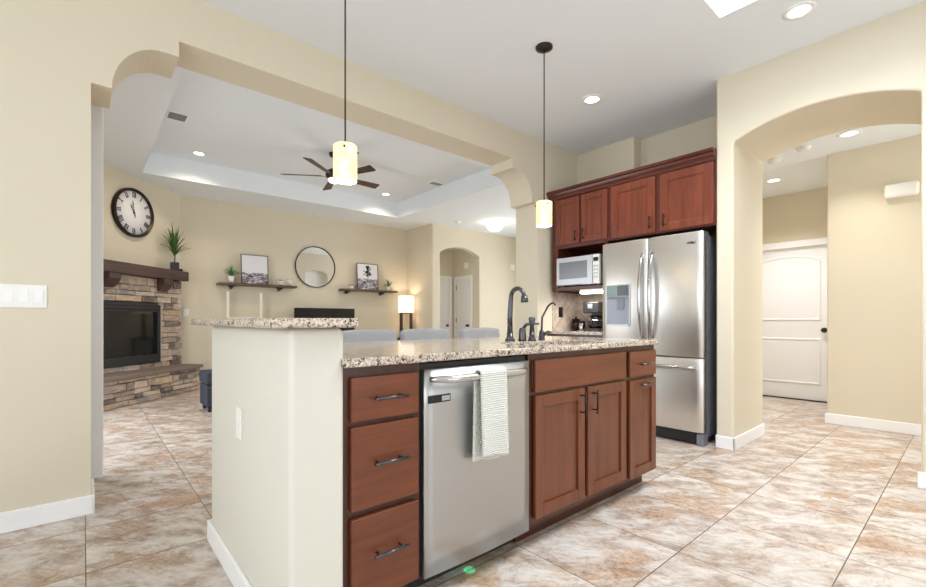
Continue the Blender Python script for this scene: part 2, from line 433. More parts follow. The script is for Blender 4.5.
# wall with the small hall arch
ha = [(5.47, 0), (5.665, 0), (5.665, 2.485)]
hc, hh, hr = 6.228, .563, .155
R2 = (hh * hh + hr * hr) / (2 * hr); z2 = 2.485 + hr - R2; a2 = math.asin(hh / R2)
ha += [(hc + R2 * math.sin(-a2 + 2 * a2 * i / 16), z2 + R2 * math.cos(-a2 + 2 * a2 * i / 16)) for i in range(1, 16)]
ha += [(6.79, 2.485), (6.79, 0), (8.45, 0), (8.45, 3.5), (5.47, 3.5)]
struct('wall_hall', MB().prism(ha, 'Y', 7.33, 7.49), M['wall'], bev=.012, seg=2)
struct('wall_hall_end', box((5.45, 8.23, 0), (7.0, 8.4, 2.9)), M['wall'])
struct('wall_hall_right', box((6.79, 7.49, 0), (6.95, 8.23, 2.9)), M['wall'])
struct('wall_hall_left', box((5.605, 7.49, 0), (5.66, 8.23, 2.9)), M['wall'])
struct('ceiling_hall', box((5.605, 7.49, 2.75), (6.95, 8.23, 2.85)), M['ceiling'])
# dining side and the corridor behind the kitchen
b = MB().box((8.32, 3.48, 0), (8.45, 4.1, 3.5)).box((8.32, 6.3, 0), (8.45, 7.33, 3.5)).box((8.32, 4.1, 0), (8.45, 6.3, .5)).box((8.32, 4.1, 2.45), (8.45, 6.3, 3.5))
struct('wall_dining', b, M['wall'])
da = [(4.9, 0), (5.0, 0), (5.0, 2.42)] + [(5.35 + .35 * math.cos(PI - PI * i / 12), 2.42 + .14 * math.sin(PI * i / 12)) for i in range(1, 12)] + [(5.7, 2.42), (5.7, 0), (8.45, 0), (8.45, 3.5), (4.9, 3.5)]
struct('wall_dining_side', MB().prism(da, 'Y', 3.3, 3.48), M['wall'])
struct('door_4', box((4.96, 3.24, 0), (5.75, 3.3, 2.7)), M['door'])
# living ceiling with a raised tray
TX0, TX1, TY0, TY1, TZ = .6, 4.66, 4.18, 7.37, 3.36
b = MB().box((-.65, 3.48, CH), (TX0, 8.42, TZ + .1)).box((TX1, 3.48, CH), (8.45, 8.42, TZ + .1)).box((TX0, 3.48, CH), (TX1, TY0, TZ + .1)).box((TX0, TY1, CH), (TX1, 8.42, TZ + .1)).box((TX0, TY0, TZ), (TX1, TY1, TZ + .1))
struct('ceiling_living', b, M['ceiling'])
# tall white casing just past the opening
b = MB().box((-.5, 3.84, 0), (.10, 3.90, CH))
struct('trim_1', b, M['trim'], bev=.006)

# entry hall
struct('wall_entry', box((5.8, -1.6, 0), (5.95, 1.0, 3.0)), M['wall'], bev=.012)
struct('wall_entry_side', box((5.95, .87, 0), (7.35, 1.0, 3.0)), M['wall'])
b = MB().box((7.2, .9, 0), (7.35, 1.17, 3.0)).box((7.2, 2.14, 0), (7.35, 2.4, 3.0)).box((7.2, 1.17, 2.03), (7.35, 2.14, 3.0))
struct('wall_entry_end', b, M['wall'])
struct('wall_entry_left', box((4.77, 2.3, 0), (7.35, 2.45, 3.0)), M['wall'])
struct('wall_entry_far', MB().box((4.772, -1.6, 0), (5.9, -1.5, .6)).box((4.772, -1.6, 2.4), (5.9, -1.5, 3.0)).box((4.772, -1.6, .6), (4.9, -1.5, 2.4)).box((5.75, -1.6, .6), (5.9, -1.5, 2.4)), M['wall'])
struct('ceiling_entry', box((4.772, -1.6, 2.76), (7.35, 2.45, 2.86)), M['ceiling'])

# baseboards
def board(name, a, b): struct(name, box(a, b), M['trim'], bev=.006)
BH = .105
board('baseboard_left', (-2.15, 3.142, 0), (.044, 3.16, BH))
board('baseboard_left_return', (.03, 3.142, 0), (.045, 3.48, BH))
board('baseboard_column', (3.784, 3.144, 0), (3.8, 3.48, BH))
board('baseboard_right', (3.984, 1.27, 0), (4.0, 1.414, BH))
board('baseboard_passage', (3.984, 1.27, 0), (4.77, 1.286, BH))
board('baseboard_right_end', (3.984, -2.75, 0), (4.0, .241, BH))
board('baseboard_entry', (5.784, -1.5, 0), (5.8, 1.016, BH))
board('baseboard_living', (1.3, 8.252, 0), (5.46, 8.27, BH))
board('baseboard_hall', (6.79, 7.314, 0), (8.32, 7.33, BH))

# ------------------------------------------------------------------ doors of the setting
def panel_door(name, label, y0, y1, x, h, knob_y, hinge_y=None, arched=True, latch=True):
    # a two-panel door in a wall that faces -X, at x (front face of the leaf)
    root = thing(name, label, 'door', (x, (y0 + y1) / 2, 0))
    root['kind'] = 'structure'
    b = MB().box((x, y0, .012), (x + .03, y1, h))
    obj('leaf', b, M['door'], root, bev=.002)
    ym, m_ = (y0 + y1) / 2, .115 * (y1 - y0) / .9
    def ring(pts):
        c = Vector((sum(p[0] for p in pts) / len(pts), sum(p[1] for p in pts) / len(pts)))
        t = MB()
        prof = [(0, 0), (.010, .010), (.022, .010), (.034, .003)]
        rings = []
        for off, dep in prof:
            rr = []
            for i, p in enumerate(pts):
                p0, p2 = Vector(pts[i - 1]), Vector(pts[(i + 1) % len(pts)]); q = Vector(p)
                d1, d2 = (q - p0).normalized(), (p2 - q).normalized()
                n1, n2 = Vector((-d1.y, d1.x)), Vector((-d2.y, d2.x)); nn = (n1 + n2) / max(.3, 1 + n1.dot(n2))
                w = q + nn * off; rr.append(t.bm.verts.new((x - dep, w.x, w.y)))
            rings.append(rr)
        for a, b_ in zip(rings, rings[1:]):
            for i in range(len(pts)):
                t.bm.faces.new((a[i], a[(i + 1) % len(pts)], b_[(i + 1) % len(pts)], b_[i]))
        t.bm.faces.new(rings[-1]); return t
    zt = h - .19
    up = [(y0 + m_, 1.05), (y1 - m_, 1.05), (y1 - m_, zt)]
    if arched: up += [(ym + (ym - y0 - m_) * math.cos(PI * i / 12), zt + .095 * math.sin(PI * i / 12)) for i in range(1, 12)]
    up += [(y0 + m_, zt)]
    obj('upper_panel', ring(up), M['door'], root)
    obj('lower_panel', ring([(y0 + m_, .21), (y1 - m_, .21), (y1 - m_, .82), (y0 + m_, .82)]), M['door'], root)
    if latch:
        k = Matrix.Translation((x, knob_y, .93)) @ Matrix.Rotation(-PI / 2, 4, 'Y')
        obj('door_knob', MB().lathe([(0, 0), (.032, 0), (.032, .008), (.012, .012), (.012, .03), (.026, .04), (.03, .052), (.024, .064), (0, .068)], mat=k, seg=16), M['bronze'], root)
    if hinge_y is not None:
        for z in (.22, 1.05, h - .2): obj('hinge', MB().tube([(x - .006, hinge_y, z - .045), (x - .006, hinge_y, z + .045)], .008, 8), M['bronze'], root)
    return root
panel_door('door_1', 'white two-panel arch-top door at the end of the entry hall', 1.185, 2.125, 7.225, 2.02, 1.27)
struct('trim_3', MB().box((7.18, 1.11, 2.03), (7.21, 2.2, 2.115)).box((7.18, 1.11, 0), (7.2, 1.175, 2.03)).box((7.18, 2.135, 0), (7.2, 2.2, 2.03)), M['trim'], bev=.004)
struct('trim_4', box((7.185, 1.175, 0), (7.3, 2.135, .012)), M['darkrecess'])
panel_door('door_2', 'narrow white hall door with black hinges seen through the far arch', 7.63, 8.13, 6.772, 2.03, 7.69, 8.12, False)
struct('trim_5', MB().box((6.76, 7.56, 2.03), (6.79, 8.2, 2.1)).box((6.76, 7.56, 0), (6.79, 7.62, 2.03)).box((6.76, 8.14, 0), (6.79, 8.2, 2.03)), M['trim'], bev=.004)
d3 = thing('door_3', 'white hall door on the back wall behind the far arch, mostly hidden', 'door', (6.25, 8.23, 0)); d3['kind'] = 'structure'
obj('leaf', box((5.88, 8.205, .01), (6.61, 8.225, 2.03)), M['door'], d3)
for z0, z1 in ((.21, .82), (1.05, 1.86)): obj('panel', MB().box((5.99, 8.197, z0), (6.5, 8.206, z1)), M['door'], d3, bev=.006)
obj('door_knob', MB().lathe([(0, 0), (.03, 0), (.012, .01), (.012, .03), (.028, .045), (0, .066)], seg=14, mat=Matrix.Translation((6.55, 8.206, .93)) @ Matrix.Rotation(PI / 2, 4, 'X')), M['bronze'], d3)
struct('trim_6', MB().box((5.81, 8.2, 2.035), (6.69, 8.23, 2.1)).box((5.81, 8.2, 0), (5.87, 8.23, 2.035)).box((6.62, 8.2, 0), (6.69, 8.23, 2.035)), M['trim'], bev=.004)

# ------------------------------------------------------------------ ISLAND
ISL = 'island base units'
CT, CB = .935, .905        # worktop top / underside
# end wing wall
wing = struct('wall_island_wing', MB().box((.465, 1.33, 0), (.64, 2.405, 1.035)), M['column'], bev=.02, seg=4)
struct('wall_island_knee', box((.64, 1.965, 0), (2.775, 2.07, CB)), M['column'])
struct('baseboard_island', MB().box((.449, 1.314, 0), (.465, 2.421, .095)).box((.449, 1.314, 0), (.642, 1.33, .095)).box((.449, 2.405, 0), (.656, 2.421, .095)), M['trim'], bev=.005)
bar = obj('bar_top', box((.40, 1.285, 1.036), (.668, 2.547, 1.066)), M['granite'], bev=.009, seg=3)
tag(bar, 'raised speckled granite bar top on the cream island end wall', 'countertop')
# worktop with the sink cut-out
sx0, sx1, sy0, sy1 = 1.66, 2.36, 1.42, 1.70
xs, ys = [.626, sx0, sx1, 2.785], [1.312, sy0, sy1, 2.32]
b = MB(); g = {}
for z in (CB, CT):
    for i, x in enumerate(xs):
        for j, y in enumerate(ys):
            if (i, j) != (9, 9): g[i, j, z] = b.bm.verts.new((x, y, z))
for i in range(3):
    for j in range(3):
        if (i, j) == (1, 1): continue
        for z in (CB, CT): b.bm.faces.new([g[i, j, z], g[i + 1, j, z], g[i + 1, j + 1, z], g[i, j + 1, z]])
def side(p, q): b.bm.faces.new([g[p + (CB,)], g[q + (CB,)], g[q + (CT,)], g[p + (CT,)]])
for i in range(3): side((i, 0), (i + 1, 0)); side((i, 3), (i + 1, 3)); side((0, i), (0, i + 1)); side((3, i), (3, i + 1))
side((1, 1), (2, 1)); side((2, 1), (2, 2)); side((2, 2), (1, 2)); side((1, 2), (1, 1))
# the left end is notched round the wing wall
for v in b.bm.verts:
    if abs(v.co.x - .626) < 1e-4 and v.co.y > 1.33: v.co.x = .642
wt = obj('island_worktop', b, M['granite'], bev=.006, seg=2)
tag(wt, 'long speckled granite worktop with a sink on the island', 'countertop')
sk = obj('sink_bowl', MB().box((sx0 - .01, sy0 - .01, .72), (sx1 + .01, sy1 + .01, .725)).box((sx0 - .012, sy0 - .012, .72), (sx0 - .004, sy1 + .012, CB - .001)).box((sx1 + .004, sy0 - .012, .72), (sx1 + .012, sy1 + .012, CB - .001)).box((sx0, sy0 - .012, .72), (sx1, sy0 - .004, CB - .001)).box((sx0, sy1 + .004, .72), (sx1, sy1 + .012, CB - .001)), M['steel'])
tag(sk, 'stainless undermount sink set in the island granite', 'sink')

def shaker(x0, x1, z0, z1, y, th=.02, fr=.058, dirn='Y'):
    # shaker front facing -Y (front face at y - th)
    b = MB(); yf = y - th
    b.box((x0, yf, z0), (x0 + fr, y, z1)).box((x1 - fr, yf, z0), (x1, y, z1)).box((x0 + fr, yf, z0), (x1 - fr, y, z0 + fr)).box((x0 + fr, yf, z1 - fr), (x1 - fr, y, z1))
    b.box((x0 + fr, y - th * .45, z0 + fr), (x1 - fr, y, z1 - fr))
    return b
def shaker_x(y0, y1, z0, z1, x, th=.02, fr=.06):
    b = MB(); xf = x - th
    b.box((xf, y0, z0), (x, y0 + fr, z1)).box((xf, y1 - fr, z0), (x, y1, z1)).box((xf, y0 + fr, z0), (x, y1 - fr, z0 + fr)).box((xf, y0 + fr, z1 - fr), (x, y1 - fr, z1))
    b.box((x - th * .4, y0 + fr, z0 + fr), (x, y1 - fr, z1 - fr))
    return b
def bead(y0, y1, z0, z1, x, fr=.06):
    b = MB(); a, c, d, e = y0 + fr, y1 - fr, z0 + fr, z1 - fr; w = .008
    b.box((x - .016, a, d), (x - .007, a + w, e)).box((x - .016, c - w, d), (x - .007, c, e)).box((x - .016, a + w, d), (x - .007, c - w, d + w)).box((x - .016, a + w, e - w), (x - .007, c - w, e))
    return b
def pull(p0, p1, out, r=.0055):
    # straight bar pull standing off along 'out'
    p0, p1, out = Vector(p0), Vector(p1), Vector(out); d = (p1 - p0)
    b = MB().tube([p0 + out, p1 + out], r, 10)
    for f in (.16, .84): b.tube([p0 + d * f, p0 + d * f + out], r * .8, 8)
    return b
YF = 1.362     # face frame plane
def carcass(root, x0, x1, frame_rails):
    t = .018
    b = MB().box((x0, YF + .002, .10), (x0 + t, 1.96, CB)).box((x1 - t, YF + .002, .10), (x1, 1.96, CB)).box((x0, YF + .002, .10), (x1, 1.96, .10 + t)).box((x0, 1.945, .10), (x1, 1.96, CB))
    obj('carcass', b, M['cherrydark'], root)
    f = MB()
    f.box((x0, YF - .012, .10), (x0 + .028, YF + .003, CB - .001)).box((x1 - .028, YF - .012, .10), (x1, YF + .003, CB - .001))
    for z0, z1 in frame_rails: f.box((x0 + .028, YF - .012, z0), (x1 - .028, YF + .003, z1))
    obj('face_frame', f, M['cherrydark'], root)
    obj('toe_kick', box((x0, 1.43, 0), (x1, 1.445, .10)), M['cherrydark'], root)
FY = YF - .012
# drawer stack
c = thing('drawer_cabinet', 'cherry base cabinet of three stacked drawers beside the dishwasher', 'cabinet', (.79, 1.66, 0), group=ISL)
carcass(c, .643, .947, [(.10, .13), (.40, .43), (.70, .735), (.865, CB - .001)])
for z0, z1 in ((.112, .402), (.427, .705), (.722, .870)):
    d = obj('drawer', box((.664, FY - .02, z0), (.930, FY, z1)), M['cherryh'], c, bev=.004, seg=2)
    zc_ = (z0 + z1) / 2 + (.0 if z1 > .8 else .012)
    obj('handle', pull((.735, FY - .02, zc_), (.868, FY - .02, zc_), (0, -.03, 0)), M['iron'], d)
# dishwasher
dwt = thing('dishwasher', 'stainless steel dishwasher built into the island between drawers and sink doors', 'dishwasher', (1.25, 1.65, 0))
obj('tub', box((.955, 1.36, .10), (1.548, 1.93, .895)), M['blackplastic'], dwt)
def dwf(u, v):
    x = .958 + .584 * u; z = .098 + .776 * v
    return (x, 1.332 - .008 * math.sin(PI * u), z)
df = MB().grid(dwf, 14, 6)
dd = obj('door', df, M['steeldw'], dwt)
md = dd.modifiers.new('thickness', 'SOLIDIFY'); md.thickness = .028; md.offset = -1
if True:
    # front must face the kitchen: check orientation of the solid
    md.offset = 1 if dd.data.polygons[0].normal.y > 0 else -1
obj('kick_plate', box((.955, 1.445, 0), (1.548, 1.46, .10)), M['darkrecess'], dwt)
hp = []
for i in range(25):
    f = i / 24; x = .975 + .535 * f
    y = 1.325 - .052 * min(1, math.sin(PI * f) * 2.4) ; z = .838
    hp.append((x, y, z))
obj('handle', MB().tube(hp, [.011 + .004 * min(1, math.sin(PI * i / 24) * 3) for i in range(25)], 12), M['steelbar'], dwt)
bd = obj('control_badge', box((.968, 1.3215, .748), (1.074, 1.328, .778)), M['blackplastic'], dwt, bev=.002)
obj('badge_label', box((1.03, 1.3195, .754), (1.068, 1.322, .772)), M['silver'], bd)
obj('status_light', box((1.23, 1.39, .093), (1.25, 1.41, .0995)), M['led'], dwt)
ld = spot('dishwasher_floor_light', (1.24, 1.40, .088), .4, (.05, 1, .5), .62, .3, .004, (0, 0, 0))
# sink base
c = thing('sink_cabinet', 'cherry sink base cabinet with a false front over two doors', 'cabinet', (1.99, 1.66, 0), group=ISL)
carcass(c, 1.556, 2.424, [(.10, .145), (.70, .735), (.868, CB - .001)])
obj('false_front', box((1.588, FY - .02, .722), (2.402, FY, .874)), M['cherryh'], c, bev=.004)
obj('center_stile', box((1.985, FY, .145), (2.012, FY + .014, .70)), M['cherrydark'], c)
for x0, x1, hx in ((1.588, 1.984, 1.945), (2.012, 2.402, 2.055)):
    d = obj('door', shaker(x0, x1, .132, .706, FY), M['cherry'], c, bev=.003)
    obj('handle', pull((hx, FY - .02, .565), (hx, FY - .02, .692), (0, -.03, 0)), M['bronze'], d)
# end cabinet
c = thing('end_cabinet', 'narrow cherry cabinet with one drawer over a pull-out door at the island end', 'cabinet', (2.61, 1.66, 0), group=ISL)
carcass(c, 2.426, 2.778, [(.10, .145), (.69, .725), (.868, CB - .001)])
d = obj('drawer', box((2.446, FY - .02, .718), (2.768, FY, .872)), M['cherryh'], c, bev=.004)
obj('handle', pull((2.545, FY - .02, .792), (2.69, FY - .02, .792), (0, -.03, 0)), M['iron'], d)
d = obj('door', shaker(2.446, 2.768, .115, .698, FY), M['cherry'], c, bev=.003)
obj('handle', pull((2.545, FY - .02, .667), (2.69, FY - .02, .667), (0, -.03, 0)), M['iron'], d)
# towel folded over the dishwasher handle
def towel(dx, zf, zb, w):
    path = []
    for i in range(17):
        path.append((1.259 - .002, zf + (.845 - zf) * i / 16))
    for i in range(1, 8):
        a = PI - PI * i / 8
        path.append((1.273 + .0185 * math.cos(a), .845 + .0185 * math.sin(a)))
    for i in range(15): path.append((1.293, .845 - (.845 - zb) * i / 14))
    n = len(path) - 1
    def fn(u, v):
        k = v * n; i = min(int(k), n - 1); f = k - i
        y = path[i][0] * (1 - f) + path[i + 1][0] * f; z = path[i][1] * (1 - f) + path[i + 1][1] * f
        drop = max(0, .84 - z); front = v < .52
        x = 1.165 + dx + w * u + (.006 * drop / .3) + (0 if front else -.014 * drop / .3)
        return (x, y - (.006 * math.sin(u * 7 + 1) * drop / .3 if front else 0), z - (.018 * u * drop / .3 if front else .03 * u * drop))
    return MB().grid(fn, 12, 2 * n)
tw = obj('dish_towel', towel(.006, .525, .50, .145), M['towel'], solid=.006)
tag(tw, 'pale ribbed dish towel draped over the dishwasher handle', 'towel')
# tap set behind the sink
def bend(pts): return pts
f = thing('kitchen_faucet', 'tall dark gooseneck faucet behind the island sink', 'faucet', (1.925, 1.81, CT))
obj('base', MB().lathe([(0, 0), (.03, 0), (.03, .008), (.02, .02), (.018, .05), (0, .05)], (1.925, 1.81, CT), 16), M['iron'], f)
sp = [(1.925, 1.81, CT + .04), (1.925, 1.81, CT + .15), (1.925, 1.805, CT + .22)]
for i in range(0, 11):
    a = PI - PI * .98 * i / 10; sp.append((1.925, 1.75 - .052 * math.cos(a), CT + .255 + .055 * math.sin(a)))
obj('spout', MB().tube(sp, [.017, .0158, .0148] + [.014 - .0002 * i for i in range(11)], 12), M['iron'], f)
e = Vector(sp[-1]); obj('spray_tip', MB().tube([e + Vector((0, 0, .008)), e + Vector((0, -.002, -.015)), e + Vector((0, -.003, -.032))], [.017, .021, .022], 12), M['iron'], f)
h = thing('faucet_handle_valve', 'dark lever valve with curved arm just right of the gooseneck faucet', 'faucet', (1.985, 1.765, CT))
obj('base', MB().lathe([(0, 0), (.026, 0), (.024, .01), (.02, .06), (.018, .075), (0, .08)], (1.985, 1.765, CT), 14), M['iron'], h)
obj('lever', MB().tube([(1.985, 1.765, CT + .065), (1.99, 1.74, CT + .098), (2.0, 1.70, CT + .105), (2.02, 1.665, CT + .103)], [.012, .010, .007, .006], 8), M['iron'], h)
s_ = thing('side_sprayer', 'upright dark side sprayer between the lever valve and the filtered water tap', 'sprayer', (2.03, 1.73, CT))
obj('base', MB().lathe([(0, 0), (.025, 0), (.022, .012), (.016, .03), (.016, .05), (0, .05)], (2.03, 1.73, CT), 14), M['iron'], s_)
obj('spray_head', MB().lathe([(0, .045), (.015, .045), (.013, .09), (.018, .115), (.021, .132), (.014, .142), (0, .143)], (2.03, 1.73, CT), 14), M['iron'], s_)
w_ = thing('water_filter_tap', 'slim dark filtered water tap with an angled spout at the sink', 'faucet', (2.17, 1.77, CT))
obj('base', MB().lathe([(0, 0), (.022, 0), (.019, .01), (.016, .05), (.01, .062), (0, .062)], (2.17, 1.77, CT), 14), M['iron'], w_)
obj('spout', MB().tube([(2.17, 1.77, CT + .055), (2.172, 1.768, CT + .14), (2.188, 1.735, CT + .21), (2.195, 1.715, CT + .228), (2.2, 1.70, CT + .23), (2.203, 1.69, CT + .215)], .0065, 8), M['iron'], w_)
obj('lever', MB().tube([(2.17, 1.77, CT + .03), (2.19, 1.745, CT + .045), (2.20, 1.73, CT + .055)], [.008, .009, .011], 8), M['iron'], w_)
# outlet on the end wall
o_ = thing('wall_outlet', 'white outlet plate low on the cream island end wall', 'outlet', (.465, 1.887, .655))
obj('plate', box((.459, 1.852, .595), (.465, 1.922, .715)), M['plastic'], o_, bev=.003)
for z in (.632, .678): obj('socket', box((.457, 1.870, z - .014), (.4595, 1.904, z + .014)), M['plastic'], o_, bev=.001)

# counter stools on the living room side
st = thing('counter_stool', 'grey-blue upholstered counter stool nearest the raised bar end', 'stool', (1.47, 2.52, 0), group='stools along the island')
SX, SY = 1.47, 2.52
obj('seat', box((SX - .21, SY - .2, .58), (SX + .21, SY + .2, .66)), M['chair'], st, bev=.03, seg=4)
def backf(u, v):
    x = SX - .215 + .43 * u; z = .64 + .355 * v - .012 * (2 * u - 1) ** 4
    return (x, SY + .165 + .04 * v - .035 * (2 * u - 1) ** 2, z)
bk = obj('backrest', MB().grid(backf, 12, 8), M['chair'], st)
md = bk.modifiers.new('padding', 'SOLIDIFY'); md.thickness = .055; md.offset = 0
md = bk.modifiers.new('rounding', 'BEVEL'); md.width = .018; md.segments = 3; md.limit_method = 'ANGLE'
for sx in (-1, 1):
    for sy in (-1, 1):
        obj('leg', MB().tube([(SX + sx * .2, SY + sy * .19, 0), (SX + sx * .17, SY + sy * .16, .6)], [.014, .019], 8), M['darkwood'], st)
obj('footrest', MB().tube([(SX - .19, SY - .18, .22), (SX + .19, SY - .18, .22), (SX + .19, SY + .18, .22), (SX - .19, SY + .18, .22), (SX - .19, SY - .18, .22)], .009, 8), M['darkwood'], st)
for x, lb in ((1.945, 'grey-blue upholstered counter stool, middle one of the row behind the island'), (2.5, 'grey-blue upholstered counter stool behind the gooseneck faucet, far end of the row')):
    q = copy_tree(st); q.location = (x, 2.52, 0); q['label'] = lb

# ------------------------------------------------------------------ PENDANTS
def pendant(x, y, label):
    p = thing('pendant_light', label, 'pendant lamp', (x, y, 1.727), group='pendants over the island')
    obj('canopy', MB().lathe([(0, CH - .0005), (.062, CH - .0005), (.062, CH - .012), (.02, CH - .03), (0, CH - .03)], (x, y, 0), 24), M['bronze'], p)
    obj('rod', MB().tube([(x, y, 1.90), (x, y, CH - .02)], .0042, 8), M['bronze'], p)
    obj('lamp_shade', MB().lathe([(.055, 0), (.058, 0), (.058, .172), (.054, .177), (.012, .177), (.012, .172), (.052, .172), (.055, .168), (.055, 0)], (x, y, 1.748), 28), M['pendant'], p)
    obj('socket', MB().tube([(x, y, 1.87), (x, y, 1.935)], .016, 12), M['bronze'], p)
    for a in (2.1, 4.2, 6.1):
        obj('screw', MB().tube([(x + .056 * math.cos(a), y + .056 * math.sin(a), 1.90), (x + .067 * math.cos(a), y + .067 * math.sin(a), 1.90)], .0055, 8), M['bronze'], p)
    obj('bulb', MB().lathe([(0, -.045), (.022, -.035), (.028, -.012), (.02, .018), (.012, .035), (0, .035)], (x, y, 1.835), 14), M['bulb'], p)
    point('pendant_bulb_light', (x, y, 1.775), 5, (1, .84, .6), .03)
M['bulb'] = glow('lit_bulb', (1, .9, .7, 1), 12)
pendant(.983, 2.04, 'amber glass pendant lamp hanging over the raised bar end of the island')
pendant(2.556, 2.062, 'amber glass pendant lamp hanging over the sink near the wall cabinets')

# ------------------------------------------------------------------ FRIDGE WALL
UC = 'wall cabinets over the fridge and microwave'
XF = 4.0
wc = thing('microwave_cabinet', 'two-door cherry wall cabinet over the open microwave shelf', 'cabinet', (4.27, 2.78, 1.37), group=UC)
cb = MB().box((4.0, 3.03, 1.37), (4.548, 3.108, 2.41)).box((4.0, 2.42, 1.37), (4.548, 2.445, 1.86)).box((4.0, 2.396, 1.86), (4.548, 2.43, 2.41)).box((4.0, 2.43, 2.39), (4.548, 3.03, 2.41)).box((4.0, 2.43, 1.845), (4.548, 3.03, 1.87)).box((4.53, 2.43, 1.40), (4.548, 3.03, 2.39)).box((4.0, 2.43, 1.87), (4.018, 3.03, 2.41))
obj('carcass', cb, M['crown'], wc)
obj('shelf', box((4.0, 2.445, 1.385), (4.53, 3.03, 1.42)), M['crown'], wc)
for y0, y1, hy in ((2.74, 3.055, 2.785), (2.415, 2.722, 2.685)):
    d = obj('door', shaker_x(y0, y1, 1.882, 2.385, XF), M['upper'], wc, bev=.003)
    obj('panel_bead', bead(y0, y1, 1.882, 2.385, XF), M['upper'], d)
    obj('handle', pull((XF - .02, hy, 1.905), (XF - .02, hy, 2.02), (-.028, 0, 0), .006), M['bronze'], d)
fc = thing('fridge_top_cabinet', 'deep cherry cabinet with two wide doors above the refrigerator', 'cabinet', (4.3, 1.9, 1.86), group=UC)
obj('carcass', MB().box((4.0, 1.416, 1.855), (4.68, 1.44, 2.41)).box((4.0, 2.37, 1.855), (4.68, 2.394, 2.41)).box((4.0, 1.44, 1.855), (4.68, 2.37, 1.88)).box((4.0, 1.44, 2.39), (4.68, 2.37, 2.41)).box((4.0, 1.44, 1.88), (4.02, 2.37, 2.39)), M['crown'], fc)
for y0, y1, hy in ((1.925, 2.372, 1.968), (1.430, 1.880, 1.838)):
    d = obj('door', shaker_x(y0, y1, 1.868, 2.385, XF, fr=.068), M['upper'], fc, bev=.003)
    obj('panel_bead', bead(y0, y1, 1.868, 2.385, XF, .068), M['upper'], d)
    obj('handle', pull((XF - .02, hy, 1.905), (XF - .02, hy, 2.02), (-.028, 0, 0), .006), M['bronze'], d)
cp = [(4.02, 2.4105), (3.998, 2.4105), (3.998, 2.395), (3.985, 2.395), (3.985, 2.42), (3.968, 2.44), (3.962, 2.46), (3.945, 2.468), (3.945, 2.492), (4.02, 2.492)]
cr = obj('crown_molding', MB().prism([(x, z) for x, z in cp], 'Y', 1.416, 3.15), M['crown'])
tag(cr, 'dark cherry crown molding running along the top of the wall cabinets', 'molding')
# microwave
mw = thing('microwave', 'white and silver microwave on the open cabinet shelf', 'microwave', (4.15, 2.76, 1.425))
obj('body', box((3.96, 2.476, 1.433), (4.40, 3.002, 1.732)), M['silver'], mw, bev=.006)
dm = obj('door', box((3.935, 2.555, 1.434), (3.96, 3.004, 1.731)), M['silver'], mw, bev=.006)
obj('window', box((3.9325, 2.615, 1.50), (3.9355, 2.965, 1.68)), plain('grey_microwave_glass', rgb(120, 124, 130), .15), dm, bev=.001)
obj('control_panel', box((3.94, 2.48, 1.434), (3.96, 2.55, 1.731)), M['plastic'], mw, bev=.003)
for r in range(4):
    for q in range(2): obj('key', box((3.9375, 2.490 + q * .028, 1.49 + r * .036), (3.9405, 2.512 + q * .028, 1.513 + r * .036)), M['silver'], mw)
obj('display', box((3.9375, 2.488, 1.66), (3.9405, 2.542, 1.70)), M['screen'], mw)
for y in (2.53, 2.97): obj('foot', box((4.0, y - .02, 1.42), (4.35, y + .02, 1.438)), M['blackplastic'], mw)
ul = thing('under_cabinet_light', 'lit white tube light fixed under the microwave shelf', 'light', (4.07, 2.6, 1.345))
obj('housing', box((4.02, 2.45, 1.365), (4.11, 2.76, 1.384)), M['plastic'], ul)
obj('diffuser', box((4.012, 2.45, 1.34), (4.10, 2.755, 1.365)), M['undercab'], ul, bev=.005)
area('under_cabinet_glow', (4.15, 2.64, 1.33), (0, 0, 0), .1, .4, 5, (1, .95, .86))
# base cabinet, worktop and backsplash left of the fridge
bc = thing('corner_base_cabinet', 'cherry base cabinet in the corner left of the refrigerator', 'cabinet', (4.25, 2.8, 0))
obj('carcass', box((3.975, 2.445, .10), (4.545, 3.155, CB)), M['cherrydark'], bc)
obj('toe_kick', box((4.04, 2.445, 0), (4.5, 3.155, .10)), M['cherrydark'], bc)
obj('drawer', box((3.955, 2.46, .72), (3.975, 3.14, .875)), M['cherry'], bc, bev=.003)
for y0, y1 in ((2.46, 2.795), (2.805, 3.14)): obj('door', shaker_x(y0, y1, .13, .705, 3.975), M['cherry'], bc, bev=.003)
tag(obj('corner_worktop', box((3.93, 2.44, CB), (4.548, 3.158, CT)), M['granite'], bev=.006), 'short granite worktop holding the coffee maker left of the refrigerator', 'countertop')
struct('trim_7', MB().box((4.06, 3.152, CT), (4.548, 3.16, 1.37)).box((4.54, 2.43, CT), (4.55, 3.152, 1.37)), M['splash'])
ot = thing('wall_outlet', 'dark outlet plate on the tiled backsplash', 'outlet', (4.207, 3.152, 1.15))
obj('plate', box((4.17, 3.147, 1.09), (4.245, 3.152, 1.21)), M['blackplastic'], ot, bev=.002)
for z in (1.127, 1.173): obj('socket', box((4.19, 3.145, z - .014), (4.225, 3.1475, z + .014)), M['bronze'], ot)
